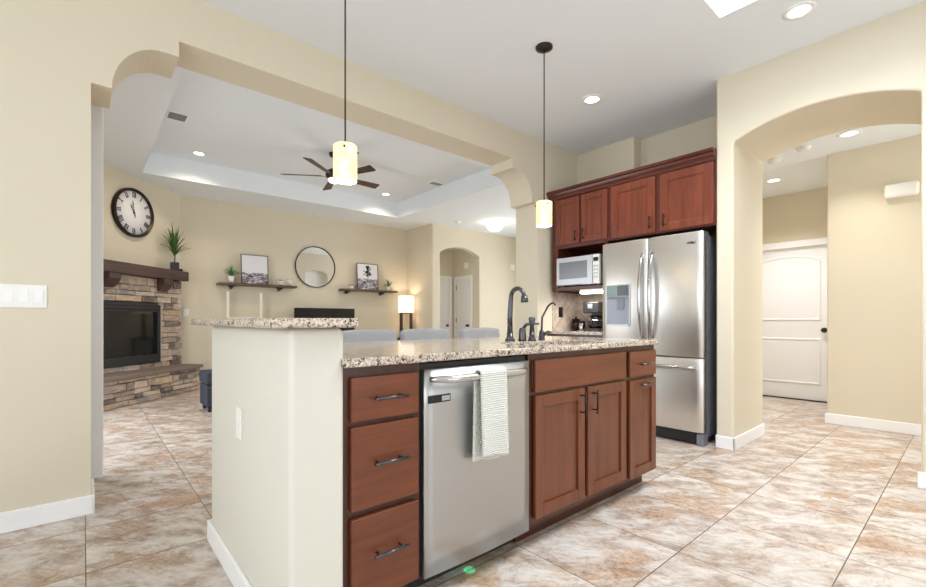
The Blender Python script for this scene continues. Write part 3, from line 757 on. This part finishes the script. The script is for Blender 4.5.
# coffee maker
cm = thing('coffee_maker', 'black drip coffee maker with glass carafe on the corner worktop', 'coffee maker', (4.33, 2.78, CT))
obj('base', box((4.22, 2.66, CT), (4.45, 2.85, CT + .035)), M['blackplastic'], cm, bev=.008)
obj('column', box((4.38, 2.66, CT + .035), (4.45, 2.85, CT + .31)), M['blackplastic'], cm, bev=.006)
obj('brew_head', box((4.21, 2.655, CT + .20), (4.45, 2.855, CT + .325)), M['blackplastic'], cm, bev=.012)
obj('front_panel', box((4.205, 2.73, CT + .25), (4.211, 2.79, CT + .30)), M['grey'], cm, bev=.002)
cf = obj('carafe', MB().lathe([(0, .0), (.06, .0), (.075, .03), (.075, .08), (.055, .125), (.05, .14), (0, .14)], (4.30, 2.755, CT + .036), 20), M['screen'], cm)
obj('carafe_band', MB().lathe([(.0765, .082), (.0765, .094), (.074, .094), (.074, .082)], (4.30, 2.755, CT + .036), 20), M['chrome'], cf)
obj('carafe_handle', MB().tube([(4.245, 2.755, CT + .15), (4.20, 2.755, CT + .145), (4.198, 2.755, CT + .08), (4.235, 2.755, CT + .06)], .009, 8), M['blackplastic'], cf)
kb = thing('canister', 'small dark canister beside the coffee maker on the corner worktop', 'canister', (4.38, 3.06, CT))
obj('body', MB().lathe([(0, 0), (.05, 0), (.045, .12), (0, .12)], (4.38, 3.06, CT), 16), M['bronze'], kb)
obj('lid', MB().lathe([(0, .12), (.047, .12), (.047, .135), (.015, .14), (.012, .16), (0, .162)], (4.38, 3.06, CT), 16), M['bronze'], kb)
jr = thing('sugar_jar', 'small steel jar standing between the canister and coffee maker', 'jar', (4.36, 2.965, CT))
obj('body', MB().lathe([(0, 0), (.035, 0), (.038, .02), (.038, .085), (.03, .095), (0, .095)], (4.36, 2.965, CT), 16), M['chrome'], jr)
obj('lid', MB().lathe([(0, .095), (.036, .095), (.036, .11), (0, .118)], (4.36, 2.965, CT), 16), M['blackplastic'], jr)

# refrigerator
fr = thing('refrigerator', 'stainless french-door refrigerator with water dispenser under the deep wall cabinet', 'refrigerator', (4.25, 1.95, 0))
obj('body', box((3.985, 1.485, .06), (4.62, 2.415, 1.785)), M['grey'], fr, bev=.006)
def fdoor(y0, y1, z0, z1, bow=.012):
    def fn(u, v): return (3.90 - bow * (1 - ((u - .5) * 2) ** 2) + .008 * max(0, abs(u - .5) * 2 - .93) / .07, y0 + (y1 - y0) * u, z0 + (z1 - z0) * v)
    b = MB().grid(fn, 18, 2)
    bmesh.ops.recalc_face_normals(b.bm, faces=b.bm.faces)
    ed = [e for e in b.bm.edges if e.is_boundary]
    r = bmesh.ops.extrude_edge_only(b.bm, edges=ed)
    vs = [q for q in r['geom'] if isinstance(q, bmesh.types.BMVert)]
    for v in vs: v.co.x = 3.978
    e2 = [e for e in b.bm.edges if e.is_boundary]
    bmesh.ops.holes_fill(b.bm, edges=e2, sides=0)
    return b
FL = obj('door', fdoor(1.952, 2.418, .745, 1.805), M['steel'], fr, bev=.004, label='left refrigerator door with the water dispenser')
FR = obj('door', fdoor(1.478, 1.946, .745, 1.805), M['steel'], fr, bev=.004)
FD = obj('freezer_drawer', fdoor(1.478, 2.418, .115, .735), M['steel'], fr, bev=.004)
def bowed(p0, p1, out, n=16, r=.0125):
    p0, p1 = Vector(p0), Vector(p1); P = []
    for i in range(n + 1):
        f = i / n; P.append(p0.lerp(p1, f) + Vector(out) * (math.sin(PI * f) ** .6 if 0 < f < 1 else 0))
    return MB().tube(P, [r * (.75 + .35 * math.sin(PI * i / n)) for i in range(n + 1)], 12)
obj('handle', bowed((3.895, 2.0, .90), (3.895, 2.0, 1.67), (-.062, 0, 0), r=.0165), M['chrome'], FL)
obj('handle', bowed((3.895, 1.905, .90), (3.895, 1.905, 1.67), (-.062, 0, 0), r=.0165), M['chrome'], FR)
obj('handle', bowed((3.895, 1.53, .655), (3.895, 2.37, .655), (-.06, 0, 0), r=.016), M['chrome'], FD)
dp = obj('dispenser', MB().box((3.879, 2.115, 1.0), (3.889, 2.365, 1.40)), M['silver'], FL, bev=.003)
obj('dispenser_recess', box((3.877, 2.125, 1.012), (3.8805, 2.355, 1.268)), plain('grey_dispenser_recess', rgb(120, 122, 128), .3, .6), dp)
obj('dispenser_display', box((3.876, 2.125, 1.288), (3.8805, 2.355, 1.392)), M['disp'], dp)
obj('display_window', box((3.8745, 2.13, 1.294), (3.8765, 2.24, 1.388)), M['screen'], dp)
obj('dispenser_paddle', MB().box((3.868, 2.17, 1.16), (3.878, 2.24, 1.262)).box((3.870, 2.13, 1.262), (3.879, 2.35, 1.286)), M['grey'], dp, bev=.004)
obj('dispenser_tray', box((3.868, 2.125, 1.0), (3.879, 2.355, 1.018)), M['silver'], dp, bev=.002)
for y in (1.53, 2.36): obj('hinge_cover', box((3.93, y - .04, 1.786), (4.06, y + .04, 1.815)), M['grey'], fr, bev=.008)
obj('base_grille', box((3.935, 1.55, .012), (3.985, 2.40, .105)), M['blackplastic'], fr)
for y in (1.51, 2.39): obj('foot', box((3.915, y - .03, 0), (4.02, y + .03, .105)), M['grey'], fr, bev=.01)
for y in (1.51, 2.39): obj('roller', MB().tube([(4.5, y - .03, .03), (4.5, y + .03, .03)], .03, 12), M['blackplastic'], fr)
lg = MB()
for i in range(9):
    y = 1.612 - i * .0075; sh = .004 if i % 3 else .009
    lg.box((3.8905, y - .0058, 1.706), (3.8975, y, 1.716 + sh * 1.3))
lg.prism([(1.545, 1.706), (1.53, 1.738), (1.538, 1.706)], 'X', 3.894, 3.898)
lg.box((3.8925, 1.545, 1.704), (3.8975, 1.614, 1.7065))
obj('maker_badge', lg, M['numeral'], FR)

# ------------------------------------------------------------------ LEFT WALL SWITCH
sw = thing('light_switch', 'wide white four-gang switch plate on the left wall', 'switch', (-.27, 3.16, 1.18))
obj('plate', box((-.385, 3.153, 1.122), (-.145, 3.16, 1.24)), M['plastic'], sw, bev=.003)
for i in range(4): obj('rocker', box((-.361 + i * .055, 3.1495, 1.146), (-.325 + i * .055, 3.1535, 1.216)), M['trim'], sw, bev=.001)

# ------------------------------------------------------------------ LIVING ROOM: fireplace corner (frame turned 45 degrees)
RZ = PI / 4; FO = (1.165, 8.27, 0)
FM = Matrix.Translation(FO) @ Matrix.Rotation(RZ, 4, 'Z')
def stones(x0, x1, z0, z1, y, holes=(), jit=.025, rows=.075):
    b = MB(); z = z0
    while z < z1 - .01:
        h = min(random.uniform(.8, 1.35) * rows, z1 - z)
        if z1 - z - h < .03: h = z1 - z
        x = x0
        while x < x1 - .005:
            w = random.uniform(.11, .33)
            if x1 - x - w < .07: w = x1 - x
            segs = [(x, min(x + w, x1))]
            for hx0, hx1, hz0, hz1 in holes:
                if z + h > hz0 + .01 and z < hz1 - .01:
                    ns = []
                    for a, c in segs:
                        if c <= hx0 or a >= hx1: ns.append((a, c)); continue
                        if a < hx0: ns.append((a, hx0))
                        if c > hx1: ns.append((hx1, c))
                    segs = ns
            for a, c in segs:
                if c - a < .015: continue
                d = random.uniform(0, jit); g = .004
                vs0 = len(b.bm.verts); b.box((a + g, y - d, z + g), (c - g, y + .03, z + h - g))
                b.bm.verts.ensure_lookup_table()
                for v in b.bm.verts[vs0:]:
                    if v.co.y < y + .01: v.co += Vector((random.uniform(-.004, .004), random.uniform(-.006, .006), random.uniform(-.005, .005)))
            x += w
        z += h
    return b
fp = thing('fireplace', 'corner stacked-stone fireplace with raised hearth and black glass firebox', 'fireplace', FO, RZ)
S0, S1 = -2.04, -.168
F0, F1, FZ0, FZ1 = -1.60, -.61, .455, 1.275
def fpart(n, mb, m, par=None, **kw): return obj(n, mb, m, par or fp, world=False, **kw)
fpart('backing', MB().box((S0 + .01, -.11, 0), (F0, -.002, 1.655)).box((F1, -.11, 0), (S1 - .01, -.002, 1.655)).box((F0, -.11, 0), (F1, -.002, FZ0)).box((F0, -.11, FZ1), (F1, -.002, 1.655)), M['mortar'])
fpart('stone_surround', stones(S0, S1, .38, 1.655, -.135, [(F0, F1, FZ0, FZ1)]), M['stone'], bev=.006)
fpart('hearth_core', box((-2.05, -.47, 0), (-.26, -.11, .335)), M['mortar'])
hs = stones(-2.06, -.237, 0, .335, -.485)
# right return of the hearth
t = MB(); z = 0
fpart('hearth_stone', hs, M['stone'], bev=.006)
fpart('hearth_slab', box((-2.08, -.535, .335), (-.21, -.112, .385)), M['slab'], bev=.008)
fx = fpart('firebox', MB().box((F0, -.16, FZ0), (F0 + .05, -.02, FZ1)).box((F1 - .05, -.16, FZ0), (F1, -.02, FZ1)).box((F0 + .05, -.16, FZ0), (F1 - .05, -.02, FZ0 + .12)).box((F0 + .05, -.16, FZ1 - .1), (F1 - .05, -.02, FZ1)).box((F0 + .05, -.03, FZ0 + .12), (F1 - .05, -.02, FZ1 - .1)), M['blackplastic'], bev=.004)
fpart('firebox_glass', box((F0 + .05, -.12, FZ0 + .12), (F1 - .05, -.112, FZ1 - .1)), M['glassdark'], fx)
fpart('louver', MB().box((F0 + .02, -.168, FZ1 - .035), (F1 - .02, -.16, FZ1 - .012)).box((F0 + .02, -.168, FZ1 - .085), (F1 - .02, -.16, FZ1 - .055)), M['black'], fx)
fpart('firebox_trim', box((F1, -.163, FZ0), (F1 + .012, -.13, FZ1)), M['silver'], fx)
fpart('firebox_trim', box((F0 - .012, -.163, FZ0), (F0, -.13, FZ1)), M['silver'], fx)
ma = fpart('mantel', box((-2.03, -.285, 1.655), (-.188, -.001, 1.80)), M['mantel'], bev=.008, label='thick dark wooden mantel beam')
for x in (-1.50, -.60):
    cpz = [(-.165, 1.655), (-.278, 1.655), (-.278, 1.585), (-.235, 1.51), (-.165, 1.47)]
    fpart('corbel', MB().prism(cpz, 'X', x - .085, x + .085), M['mantel'], ma, bev=.006)

def fl(x, y, z): return FM @ Vector((x, y, z))
# clock
ck = thing('wall_clock', 'large round dark-framed wall clock with Roman numerals above the mantel', 'clock', fl(-.933, -.001, 2.54), RZ)
KM = Matrix.Rotation(PI / 2, 4, 'X')   # local z of lathe -> local -y
def kpart(n, mb, m, par=None, **kw): return obj(n, mb, m, par or ck, world=False, **kw)
CR = .335
kpart('frame', MB().lathe([(CR - .04, .0), (CR, 0), (CR, .045), (CR - .008, .056), (CR - .024, .054), (CR - .032, .03), (CR - .04, .03)], seg=48, mat=KM), M['bronze'])
kpart('face', MB().lathe([(0, .012), (CR - .03, .012), (CR - .03, .026), (0, .026)], seg=48, mat=KM), M['face'])
ROM = ['XII', 'I', 'II', 'III', 'IIII', 'V', 'VI', 'VII', 'VIII', 'IX', 'X', 'XI']
def numeral(txt):
    b = MB(); h = .075; wd = {'I': .016, 'V': .036, 'X': .038}; tot = sum(wd[c] for c in txt); x = -tot / 2
    def bar(xa, za, xb, zb, t):
        b.prism([(xa - t / 2, za), (xa + t / 2, za), (xb + t / 2, zb), (xb - t / 2, zb)], 'Y', -.0285, -.026)
    for c in txt:
        w = wd[c]; m0 = x + w / 2
        if c == 'I':
            bar(m0, -h / 2, m0, h / 2, .0105)
        elif c == 'V': bar(m0, -h / 2, m0 - .012, h / 2, .0105); bar(m0, -h / 2, m0 + .012, h / 2, .0045)
        else: bar(m0 + .012, -h / 2, m0 - .012, h / 2, .0105); bar(m0 - .012, -h / 2, m0 + .012, h / 2, .0045)
        x += w
    b.box((-tot / 2, -.0283, h / 2 - .004), (tot / 2, -.026, h / 2)).box((-tot / 2, -.0283, -h / 2), (tot / 2, -.026, -h / 2 + .004))
    return b
for i, t in enumerate(ROM):
    a = -i * PI / 6; b = numeral(t)
    bmesh.ops.transform(b.bm, matrix=Matrix.Rotation(-a, 4, 'Y') @ Matrix.Translation((0, 0, .25)), verts=b.bm.verts)
    kpart('numeral', b, M['numeral'])
def hand(L, back, w, ang, y):
    b = MB().prism([(-w * .5, -back), (w * .5, -back), (w, 0), (w * .6, L * .55), (w * 1.6, L * .68), (0, L), (-w * 1.6, L * .68), (-w * .6, L * .55), (-w, 0)], 'Y', y - .002, y)
    bmesh.ops.transform(b.bm, matrix=Matrix.Rotation(ang, 4, 'Y'), verts=b.bm.verts); return b
kpart('hour_hand', hand(.125, .05, .007, math.radians(-31), -.031), M['numeral'])
kpart('minute_hand', hand(.175, .07, .005, math.radians(-10), -.034), M['numeral'])
kpart('hub', MB().lathe([(0, .026), (.012, .026), (.012, .037), (0, .038)], seg=14, mat=KM), M['numeral'])

def frond_plant(name, label, loc, pot_r, pot_h, fol_h, spread, n, mat_leaf, mat_pot, seed, stem=.0, blade=.018, square=False, clamp=None):
    rnd = random.Random(seed)
    p = thing(name, label, 'plant', loc); x, y, z = loc
    if square: obj('pot', box((x - pot_r, y - pot_r, z), (x + pot_r, y + pot_r, z + pot_h)), mat_pot, p, bev=.004)
    else: obj('pot', MB().lathe([(0, 0), (pot_r * .8, 0), (pot_r, pot_h), (pot_r * .86, pot_h), (pot_r * .8, pot_h * .85), (0, pot_h * .85)], loc, 18), mat_pot, p)
    if stem:
        obj('stem', MB().tube([(x, y, z + pot_h * .8), (x + .006, y, z + pot_h + stem)], [.009, .007], 8), M['soil'], p)
    b = MB(); z0 = z + pot_h * .9 + stem
    for i in range(n):
        a = 2 * PI * i / n + rnd.uniform(-.4, .4); up = rnd.uniform(.05, 1.0); L = rnd.uniform(.75, 1.05)
        out = spread * (1.0 - .75 * up) * L + .01; hh = fol_h * (.32 + .68 * up) * L
        d = Vector((math.cos(a), math.sin(a), 0)); sd = Vector((-d.y, d.x, 0)); prev = None
        for k in range(7):
            f = k / 6; c = Vector((x, y, z0)) + d * out * f ** 1.3 + Vector((0, 0, hh * (f * 1.35 - .38 * f * f * (1.4 - up * .6))))
            w = blade * math.sin(PI * (.12 + .86 * f)) * (.6 + .5 * rnd.random())
            if clamp: c = clamp(c)
            pr_ = (b.bm.verts.new(c - sd * w), b.bm.verts.new(c + sd * w + Vector((0, 0, .003))))
            if prev: fc_ = b.bm.faces.new((prev[0], prev[1], pr_[1], pr_[0])); fc_.smooth = True
            prev = pr_
    obj('foliage', b, mat_leaf, p, solid=.0015)
    return p
mp = fl(-.347, -.17, 1.80)
frond_plant('potted_palm', 'tall green palm in a square black pot at the right end of the mantel', tuple(mp), .055, .13, .50, .25, 64, M['leaf'], M['blackplastic'], 3, .10, .011, True, lambda c: c - Vector((-1, 1, 0)) * max(0, (c.y - c.x - 7.105 + .03) / 2))
cq = fl(-.235, -.18, 1.80)
tag(obj('candle_holder', MB().lathe([(0, 0), (.03, 0), (.034, .02), (.03, .045), (.024, .045), (.022, .02), (0, .015)], tuple(cq), 14), M['bronze']), 'tiny dark candle holder right of the palm on the mantel', 'candle holder')

# ottoman
otm = thing('ottoman', 'navy fabric storage ottoman with short dark legs near the hearth', 'ottoman', (1.32, 5.9, 0))
obj('body', box((1.06, 5.70, .06), (1.68, 6.10, .31)), M['navy'], otm, bev=.012)
obj('lid', box((1.05, 5.69, .315), (1.69, 6.11, .46)), M['navy'], otm, bev=.03, seg=4)
for x in (1.10, 1.64):
    for y in (5.75, 6.05): obj('leg', MB().tube([(x, y, 0), (x, y, .062)], [.018, .024], 8), M['blackplastic'], otm)

# shelves and what stands on them
def shelf(x0, x1, z, bx, label):
    s = thing('wall_shelf', label, 'shelf', ((x0 + x1) / 2, 8.269, z), group='floating shelves on the living room wall')
    obj('board', box((x0, 8.07, z - .04), (x1, 8.269, z)), M['shelfwood'], s, bev=.003)
    for x in bx: obj('bracket', MB().box((x - .035, 8.085, z - .058), (x + .035, 8.269, z - .04)).prism([(8.269, z - .058), (8.11, z - .058), (8.12, z - .075), (8.269, z - .10)], 'X', x - .014, x + .014), M['blackplastic'], s)
shelf(1.675, 2.95, 1.68, (1.89, 2.68), 'brown wooden wall shelf between fireplace and round mirror')
shelf(3.84, 5.10, 1.68, (3.99, 4.77), 'brown wooden wall shelf between round mirror and table lamp')
def frame_art(x0, x1, z0, h, y0, mat, label, tree=False):
    w = x1 - x0; lean = .07
    s = thing('framed_print', label, 'picture', ((x0 + x1) / 2, y0, z0))
    R_ = Matrix.Translation(((x0 + x1) / 2, y0, z0)) @ Matrix.Rotation(-lean, 4, 'X')
    def P(n, mb, m, par): 
        bmesh.ops.transform(mb.bm, matrix=R_, verts=mb.bm.verts); return obj(n, mb, m, par)
    t = .009
    P('frame', MB().box((-w / 2, 0, 0), (-w / 2 + t, .02, h)).box((w / 2 - t, 0, 0), (w / 2, .02, h)).box((-w / 2 + t, 0, 0), (w / 2 - t, .02, t)).box((-w / 2 + t, 0, h - t), (w / 2 - t, .02, h)), M['blackplastic'], s)
    pr_ = P('print', box((-w / 2 + t, .006, t), (w / 2 - t, .016, h - t)), mat, s)
    if tree:
        b = MB(); rnd = random.Random(5)
        b.box((-.006, .0035, h * .42), (.006, .0055, h * .62))
        for i in range(70):
            r = rnd.uniform(0, 1); cz_ = h * (.54 + .36 * r); cx_ = max(-.13, min(.13, rnd.gauss(0, .05))) * (1.1 - r * .8)
            b.prism([(cx_ + .012 * math.cos(q), cz_ + .017 * math.sin(q)) for q in (0, 1.1, 2.2, 3.3, 4.4, 5.3)], 'Y', .0035, .0055)
        P('printed_tree', b, M['numeral'], pr_)
frame_art(2.03, 2.47, 1.68, .51, 8.135, M['art0'], 'thin black-framed print of pale sky over dark rocks on the left shelf')
frame_art(4.19, 4.67, 1.68, .54, 8.135, M['art1'], 'thin black-framed print with a single dark tree on the right shelf', True)
frond_plant('potted_plant', 'small green plant in a white pot on the left shelf', (1.875, 8.16, 1.68), .048, .12, .20, .16, 40, M['leaf2'], M['plastic'], 11, 0, .010, False, lambda c: Vector((c.x, min(c.y, 8.25), c.z)))
frond_plant('potted_plant', 'tiny dark green plant in a white pot on the right shelf', (4.92, 8.16, 1.68), .042, .09, .16, .14, 24, M['leaf'], M['plastic'], 12, 0, .013, False, lambda c: Vector((c.x, min(c.y, 8.25), c.z)))
def tumbler(x, r, h, label, rim):
    j = thing('glass_tumbler', label, 'glass', (x, 8.16, 1.68), group='glass holders on the wall shelves')
    obj('glass_body', MB().lathe([(0, 0), (r, 0), (r * 1.05, h), (r * .97, h), (r * .92, .01), (0, .01)], (x, 8.16, 1.68), 18), M['glass'], j)
    if rim: obj('rim', MB().lathe([(r * 1.06, h - .006), (r * 1.06, h + .002), (r * .96, h + .002), (r * .96, h - .006), (r * 1.06, h - .006)], (x, 8.16, 1.68), 18), M['iron'], j)
    obj('candle', MB().lathe([(0, .011), (r * .85, .011), (r * .85, h * .45), (0, h * .45)], (x, 8.16, 1.68), 16), M['plastic'], j)
tumbler(2.68, .055, .095, 'short dark-rimmed glass candle holder on the left shelf', True)
tumbler(2.85, .045, .13, 'taller clear glass holder at the right end of the left shelf', False)
tumbler(4.06, .06, .08, 'short wide glass holder left of the tree print on the right shelf', True)
# round mirror
mi = thing('round_mirror', 'round mirror with a thin black frame between the two wall shelves', 'mirror', (3.37, 8.268, 2.075))
MMt = Matrix.Translation((3.37, 8.268, 2.075)) @ Matrix.Rotation(PI / 2, 4, 'X')
obj('frame', MB().lathe([(.379, 0), (.393, 0), (.393, .028), (.379, .028), (.378, 0)], seg=56, mat=MMt), M['blackplastic'], mi)
obj('mirror_glass', MB().lathe([(0, .006), (.379, .006), (.379, .012), (0, .012)], seg=56, smooth=False, mat=MMt), M['mirror'], mi)
# television on a console
tv = thing('television', 'black flat television behind the raised bar top', 'television', (3.55, 8.05, .60))
obj('screen_panel', box((2.89, 8.03, .66), (4.07, 8.07, 1.283)), M['screen'], tv, bev=.004)
obj('stand_neck', box((3.5, 8.04, .61), (3.6, 8.07, .68)), M['blackplastic'], tv)
obj('stand_base', box((3.3, 7.95, .60), (3.8, 8.17, .612)), M['blackplastic'], tv)
co = thing('media_console', 'low dark wooden media console under the television', 'console', (3.55, 8.05, 0))
obj('body', box((2.8, 7.87, .08), (4.3, 8.25, .60)), M['darkwood'], co, bev=.004)
for x in (2.86, 4.24):
    for y in (7.91, 8.21): obj('leg', box((x - .025, y - .025, 0), (x + .025, y + .025, .08)), M['darkwood'], co)
for i in range(3): obj('door', box((2.83 + i * .485, 7.855, .11), (3.30 + i * .485, 7.87, .57)), M['darkwood'], co, bev=.003)
# white ladder-like frame in front of the wall
la = thing('blanket_ladder', 'white wooden ladder rack of two posts under the left shelf', 'ladder', (2.07, 8.12, 0))
for x in (1.815, 2.335): obj('post', box((x - .02, 8.10, 0), (x + .02, 8.14, 1.53)), M['white_wood'], la, bev=.003)
for z in (.35, .72, 1.09): obj('rung', box((1.835, 8.108, z - .018), (2.315, 8.132, z + .018)), M['white_wood'], la, bev=.002)
# lamp on a side table
sd = thing('side_table', 'dark square side table in the corner under the lit lamp', 'side table', (5.18, 7.95, 0))
obj('table_top', box((4.95, 7.72, .62), (5.41, 8.18, .655)), M['navy'], sd, bev=.003)
for x in (4.99, 5.37):
    for y in (7.76, 8.14): obj('leg', box((x - .018, y - .018, 0), (x + .018, y + .018, .62)), M['darkwood'], sd)
lm = thing('table_lamp', 'lit table lamp with white drum shade on a dark two-post base', 'lamp', (5.23, 7.95, .655))
obj('base', box((5.07, 7.88, .655), (5.39, 8.02, .69)), M['darkwood'], lm, bev=.003)
for x in (5.105, 5.355): obj('post', box((x - .022, 7.92, .69), (x + .022, 7.98, 1.215)), M['darkwood'], lm)
obj('crossbar', box((5.083, 7.925, 1.195), (5.377, 7.975, 1.225)), M['darkwood'], lm)
obj('lamp_shade', MB().lathe([(.165, 0), (.168, 0), (.168, .36), (.165, .36), (.165, 0)], (5.23, 7.95, 1.215), 28), M['lampshade'], lm)
obj('socket', MB().tube([(5.23, 7.95, 1.22), (5.23, 7.95, 1.33)], .018, 10), M['bronze'], lm)
point('table_lamp_light', (5.23, 7.95, 1.43), 6, (1, .80, .56), .05)
# wall switches and small devices
def plate(name, label, cat, a, b, mat=None, part='rocker', pa=None, pb=None):
    t = thing(name, label, cat, tuple((a[i] + b[i]) / 2 for i in range(3)))
    obj('plate', box(a, b), mat or M['plastic'], t, bev=.004)
    if pa: obj(part, box(pa, pb), M['trim'], t, bev=.002)
    return t
plate('light_switch', 'small white switch plate on the wall right of the stone fireplace', 'switch', (1.205, 8.262, 1.12), (1.285, 8.27, 1.24), None, 'rocker', (1.228, 8.258, 1.15), (1.262, 8.2625, 1.21))
plate('thermostat', 'small white thermostat box high on the wall near the column', 'thermostat', (7.80, 7.30, 2.27), (7.94, 7.33, 2.40), None, 'display', (7.83, 7.297, 2.33), (7.91, 7.301, 2.38))
plate('door_chime', 'white chime box above the hinged hall door behind the far arch', 'chime', (6.75, 7.70, 2.26), (6.79, 7.83, 2.40), None, 'grille', (6.747, 7.72, 2.29), (6.751, 7.81, 2.33))
sr = thing('alarm_siren', 'white rounded alarm box on the entry hall wall', 'alarm', (5.8, .46, 2.28))
obj('cover', box((5.735, .335, 2.205), (5.792, .572, 2.335)), M['plastic'], sr, bev=.026, seg=4)
obj('back_plate', box((5.79, .35, 2.22), (5.8, .56, 2.325)), M['plastic'], sr)

# ------------------------------------------------------------------ CEILING FITTINGS
def downlight(x, y, z, label, power, grp, size=2.0, tint=(1, .94, .86)):
    d = thing('recessed_light', label, 'ceiling light', (x, y, z), group=grp)
    obj('trim_ring', MB().lathe([(.062, 0), (.09, 0), (.09, -.006), (.062, -.010), (.062, 0)], (x, y, z), 28), M['trim'], d)
    obj('lens', MB().lathe([(0, -.001), (.063, -.001), (.063, -.006), (0, -.007)], (x, y, z), 28, smooth=False), M['lens'], d)
    spot('recessed_beam', (x, y, z - .03), power, tint, size, .9, .06)
downlight(3.487, 2.265, CH, 'lit recessed ceiling light in front of the wall cabinets', 26, 'kitchen recessed lights')
downlight(3.5, .744, CH, 'lit recessed ceiling light right of the skylight', 26, 'kitchen recessed lights')
downlight(1.20, 6.98, TZ, 'lit recessed light in the tray ceiling nearest the clock corner', 46, 'living room recessed lights', 2.5, (1, .84, .62))
downlight(4.18, 7.02, TZ, 'lit recessed light in the tray ceiling right of the fan', 46, 'living room recessed lights', 2.5, (1, .84, .62))
downlight(5.28, .75, 2.76, 'lit recessed light just past the arch in the entry hall', 50, 'entry hall recessed lights')
downlight(6.35, 1.60, 2.76, 'lit recessed light near the entry hall door', 120, 'entry hall recessed lights', 2.2, (.97, .97, 1))
def detector(x, y, z, label, r=.065):
    d = thing('smoke_detector', label, 'smoke detector', (x, y, z))
    obj('base', MB().lathe([(0, 0), (r, 0), (r, -.012), (0, -.012)], (x, y, z), 24), M['plastic'], d)
    obj('cover', MB().lathe([(r * .9, -.012), (r * .85, -.03), (r * .55, -.04), (0, -.042)], (x, y, z), 24), M['plastic'], d)
detector(5.75, 6.85, CH, 'white smoke detector on the ceiling before the far arch')
detector(5.37, 1.10, 2.76, 'white smoke detector on the entry ceiling nearer the arch light')
detector(5.55, 1.385, 2.76, 'white smoke detector on the entry ceiling beside the left jamb')
def vent(x, y, z, w, d, label):
    v = thing('ceiling_vent', label, 'vent', (x, y, z))
    obj('vent_frame', MB().box((x - w / 2, y - d / 2, z - .008), (x + w / 2, y - d / 2 + .02, z)).box((x - w / 2, y + d / 2 - .02, z - .008), (x + w / 2, y + d / 2, z)).box((x - w / 2, y - d / 2 + .02, z - .008), (x - w / 2 + .02, y + d / 2 - .02, z)).box((x + w / 2 - .02, y - d / 2 + .02, z - .008), (x + w / 2, y + d / 2 - .02, z)), M['trim'], v)
    b = MB(); n = 7
    for i in range(n):
        yy = y - d / 2 + .03 + (d - .06) * i / (n - 1); b.box((x - w / 2 + .02, yy - .005, z - .007), (x + w / 2 - .02, yy + .005, z - .001))
    obj('vent_slats', b, M['grout'], v); obj('vent_back', box((x - w / 2 + .02, y - d / 2 + .02, z - .002), (x + w / 2 - .02, y + d / 2 - .02, z)), M['grey'], v)
vent(.80, 5.88, TZ, .21, .24, 'grey ceiling vent at the left edge of the tray ceiling')
vent(4.50, 5.93, TZ, .26, .16, 'grey ceiling vent at the right edge of the tray ceiling')
fm = thing('flush_ceiling_light', 'lit glass bowl ceiling light in front of the far arched wall', 'ceiling light', (6.36, 6.40, CH))
obj('canopy', MB().lathe([(0, 0), (.08, 0), (.08, -.015), (.015, -.03), (0, -.03)], (6.36, 6.40, CH), 24), M['chrome'], fm)
obj('stem', MB().tube([(6.36, 6.40, CH - .02), (6.36, 6.40, CH - .2)], .012, 8), M['chrome'], fm)
obj('glass_bowl', MB().lathe([(0, -.20), (.07, -.19), (.13, -.16), (.17, -.105), (.175, -.10), (.16, -.10), (.12, -.15), (0, -.185)], (6.36, 6.40, CH), 28), M['bowl'], fm)
point('flush_light_glow', (6.36, 6.40, CH - .13), 10, (1, .80, .52), .08)
# ceiling fan
fx_, fy_ = 2.62, 5.78
fan = thing('ceiling_fan', 'five-blade dark ceiling fan with lit bowl hanging from the tray ceiling', 'ceiling fan', (fx_, fy_, TZ))
obj('canopy', MB().lathe([(0, 0), (.07, 0), (.06, -.04), (.018, -.06), (0, -.06)], (fx_, fy_, TZ), 20), M['bronze'], fan)
obj('downrod', MB().tube([(fx_, fy_, TZ - .04), (fx_, fy_, TZ - .24)], .013, 10), M['bronze'], fan)
obj('motor_housing', MB().lathe([(0, -.22), (.05, -.22), (.10, -.25), (.115, -.29), (.11, -.33), (.07, -.355), (0, -.355)], (fx_, fy_, TZ), 28), M['bronze'], fan)
obj('light_bowl', MB().lathe([(.075, -.355), (.08, -.365), (.066, -.395), (.035, -.41), (0, -.415)], (fx_, fy_, TZ), 24), M['bowl'], fan)
for k in range(5):
    a = math.radians(187 + 72 * k - 40.7)
    bmx = Matrix.Translation((fx_, fy_, TZ - .315)) @ Matrix.Rotation(a, 4, 'Z') @ Matrix.Rotation(math.radians(-14), 4, 'X')
    b = MB().prism([(.17, -.045), (.68, -.066), (.695, -.055), (.695, .055), (.68, .066), (.17, .045)], 'Z', -.004, .004)
    bmesh.ops.transform(b.bm, matrix=bmx, verts=b.bm.verts)
    bl = obj('blade', b, M['blade'], fan)
    b = MB().box((.09, -.018, -.008), (.26, .018, -.004)); bmesh.ops.transform(b.bm, matrix=bmx, verts=b.bm.verts)
    obj('blade_arm', b, M['bronze'], bl)
point('fan_bowl_light', (fx_, fy_, TZ - .5), 3, (1, .88, .7), .08)
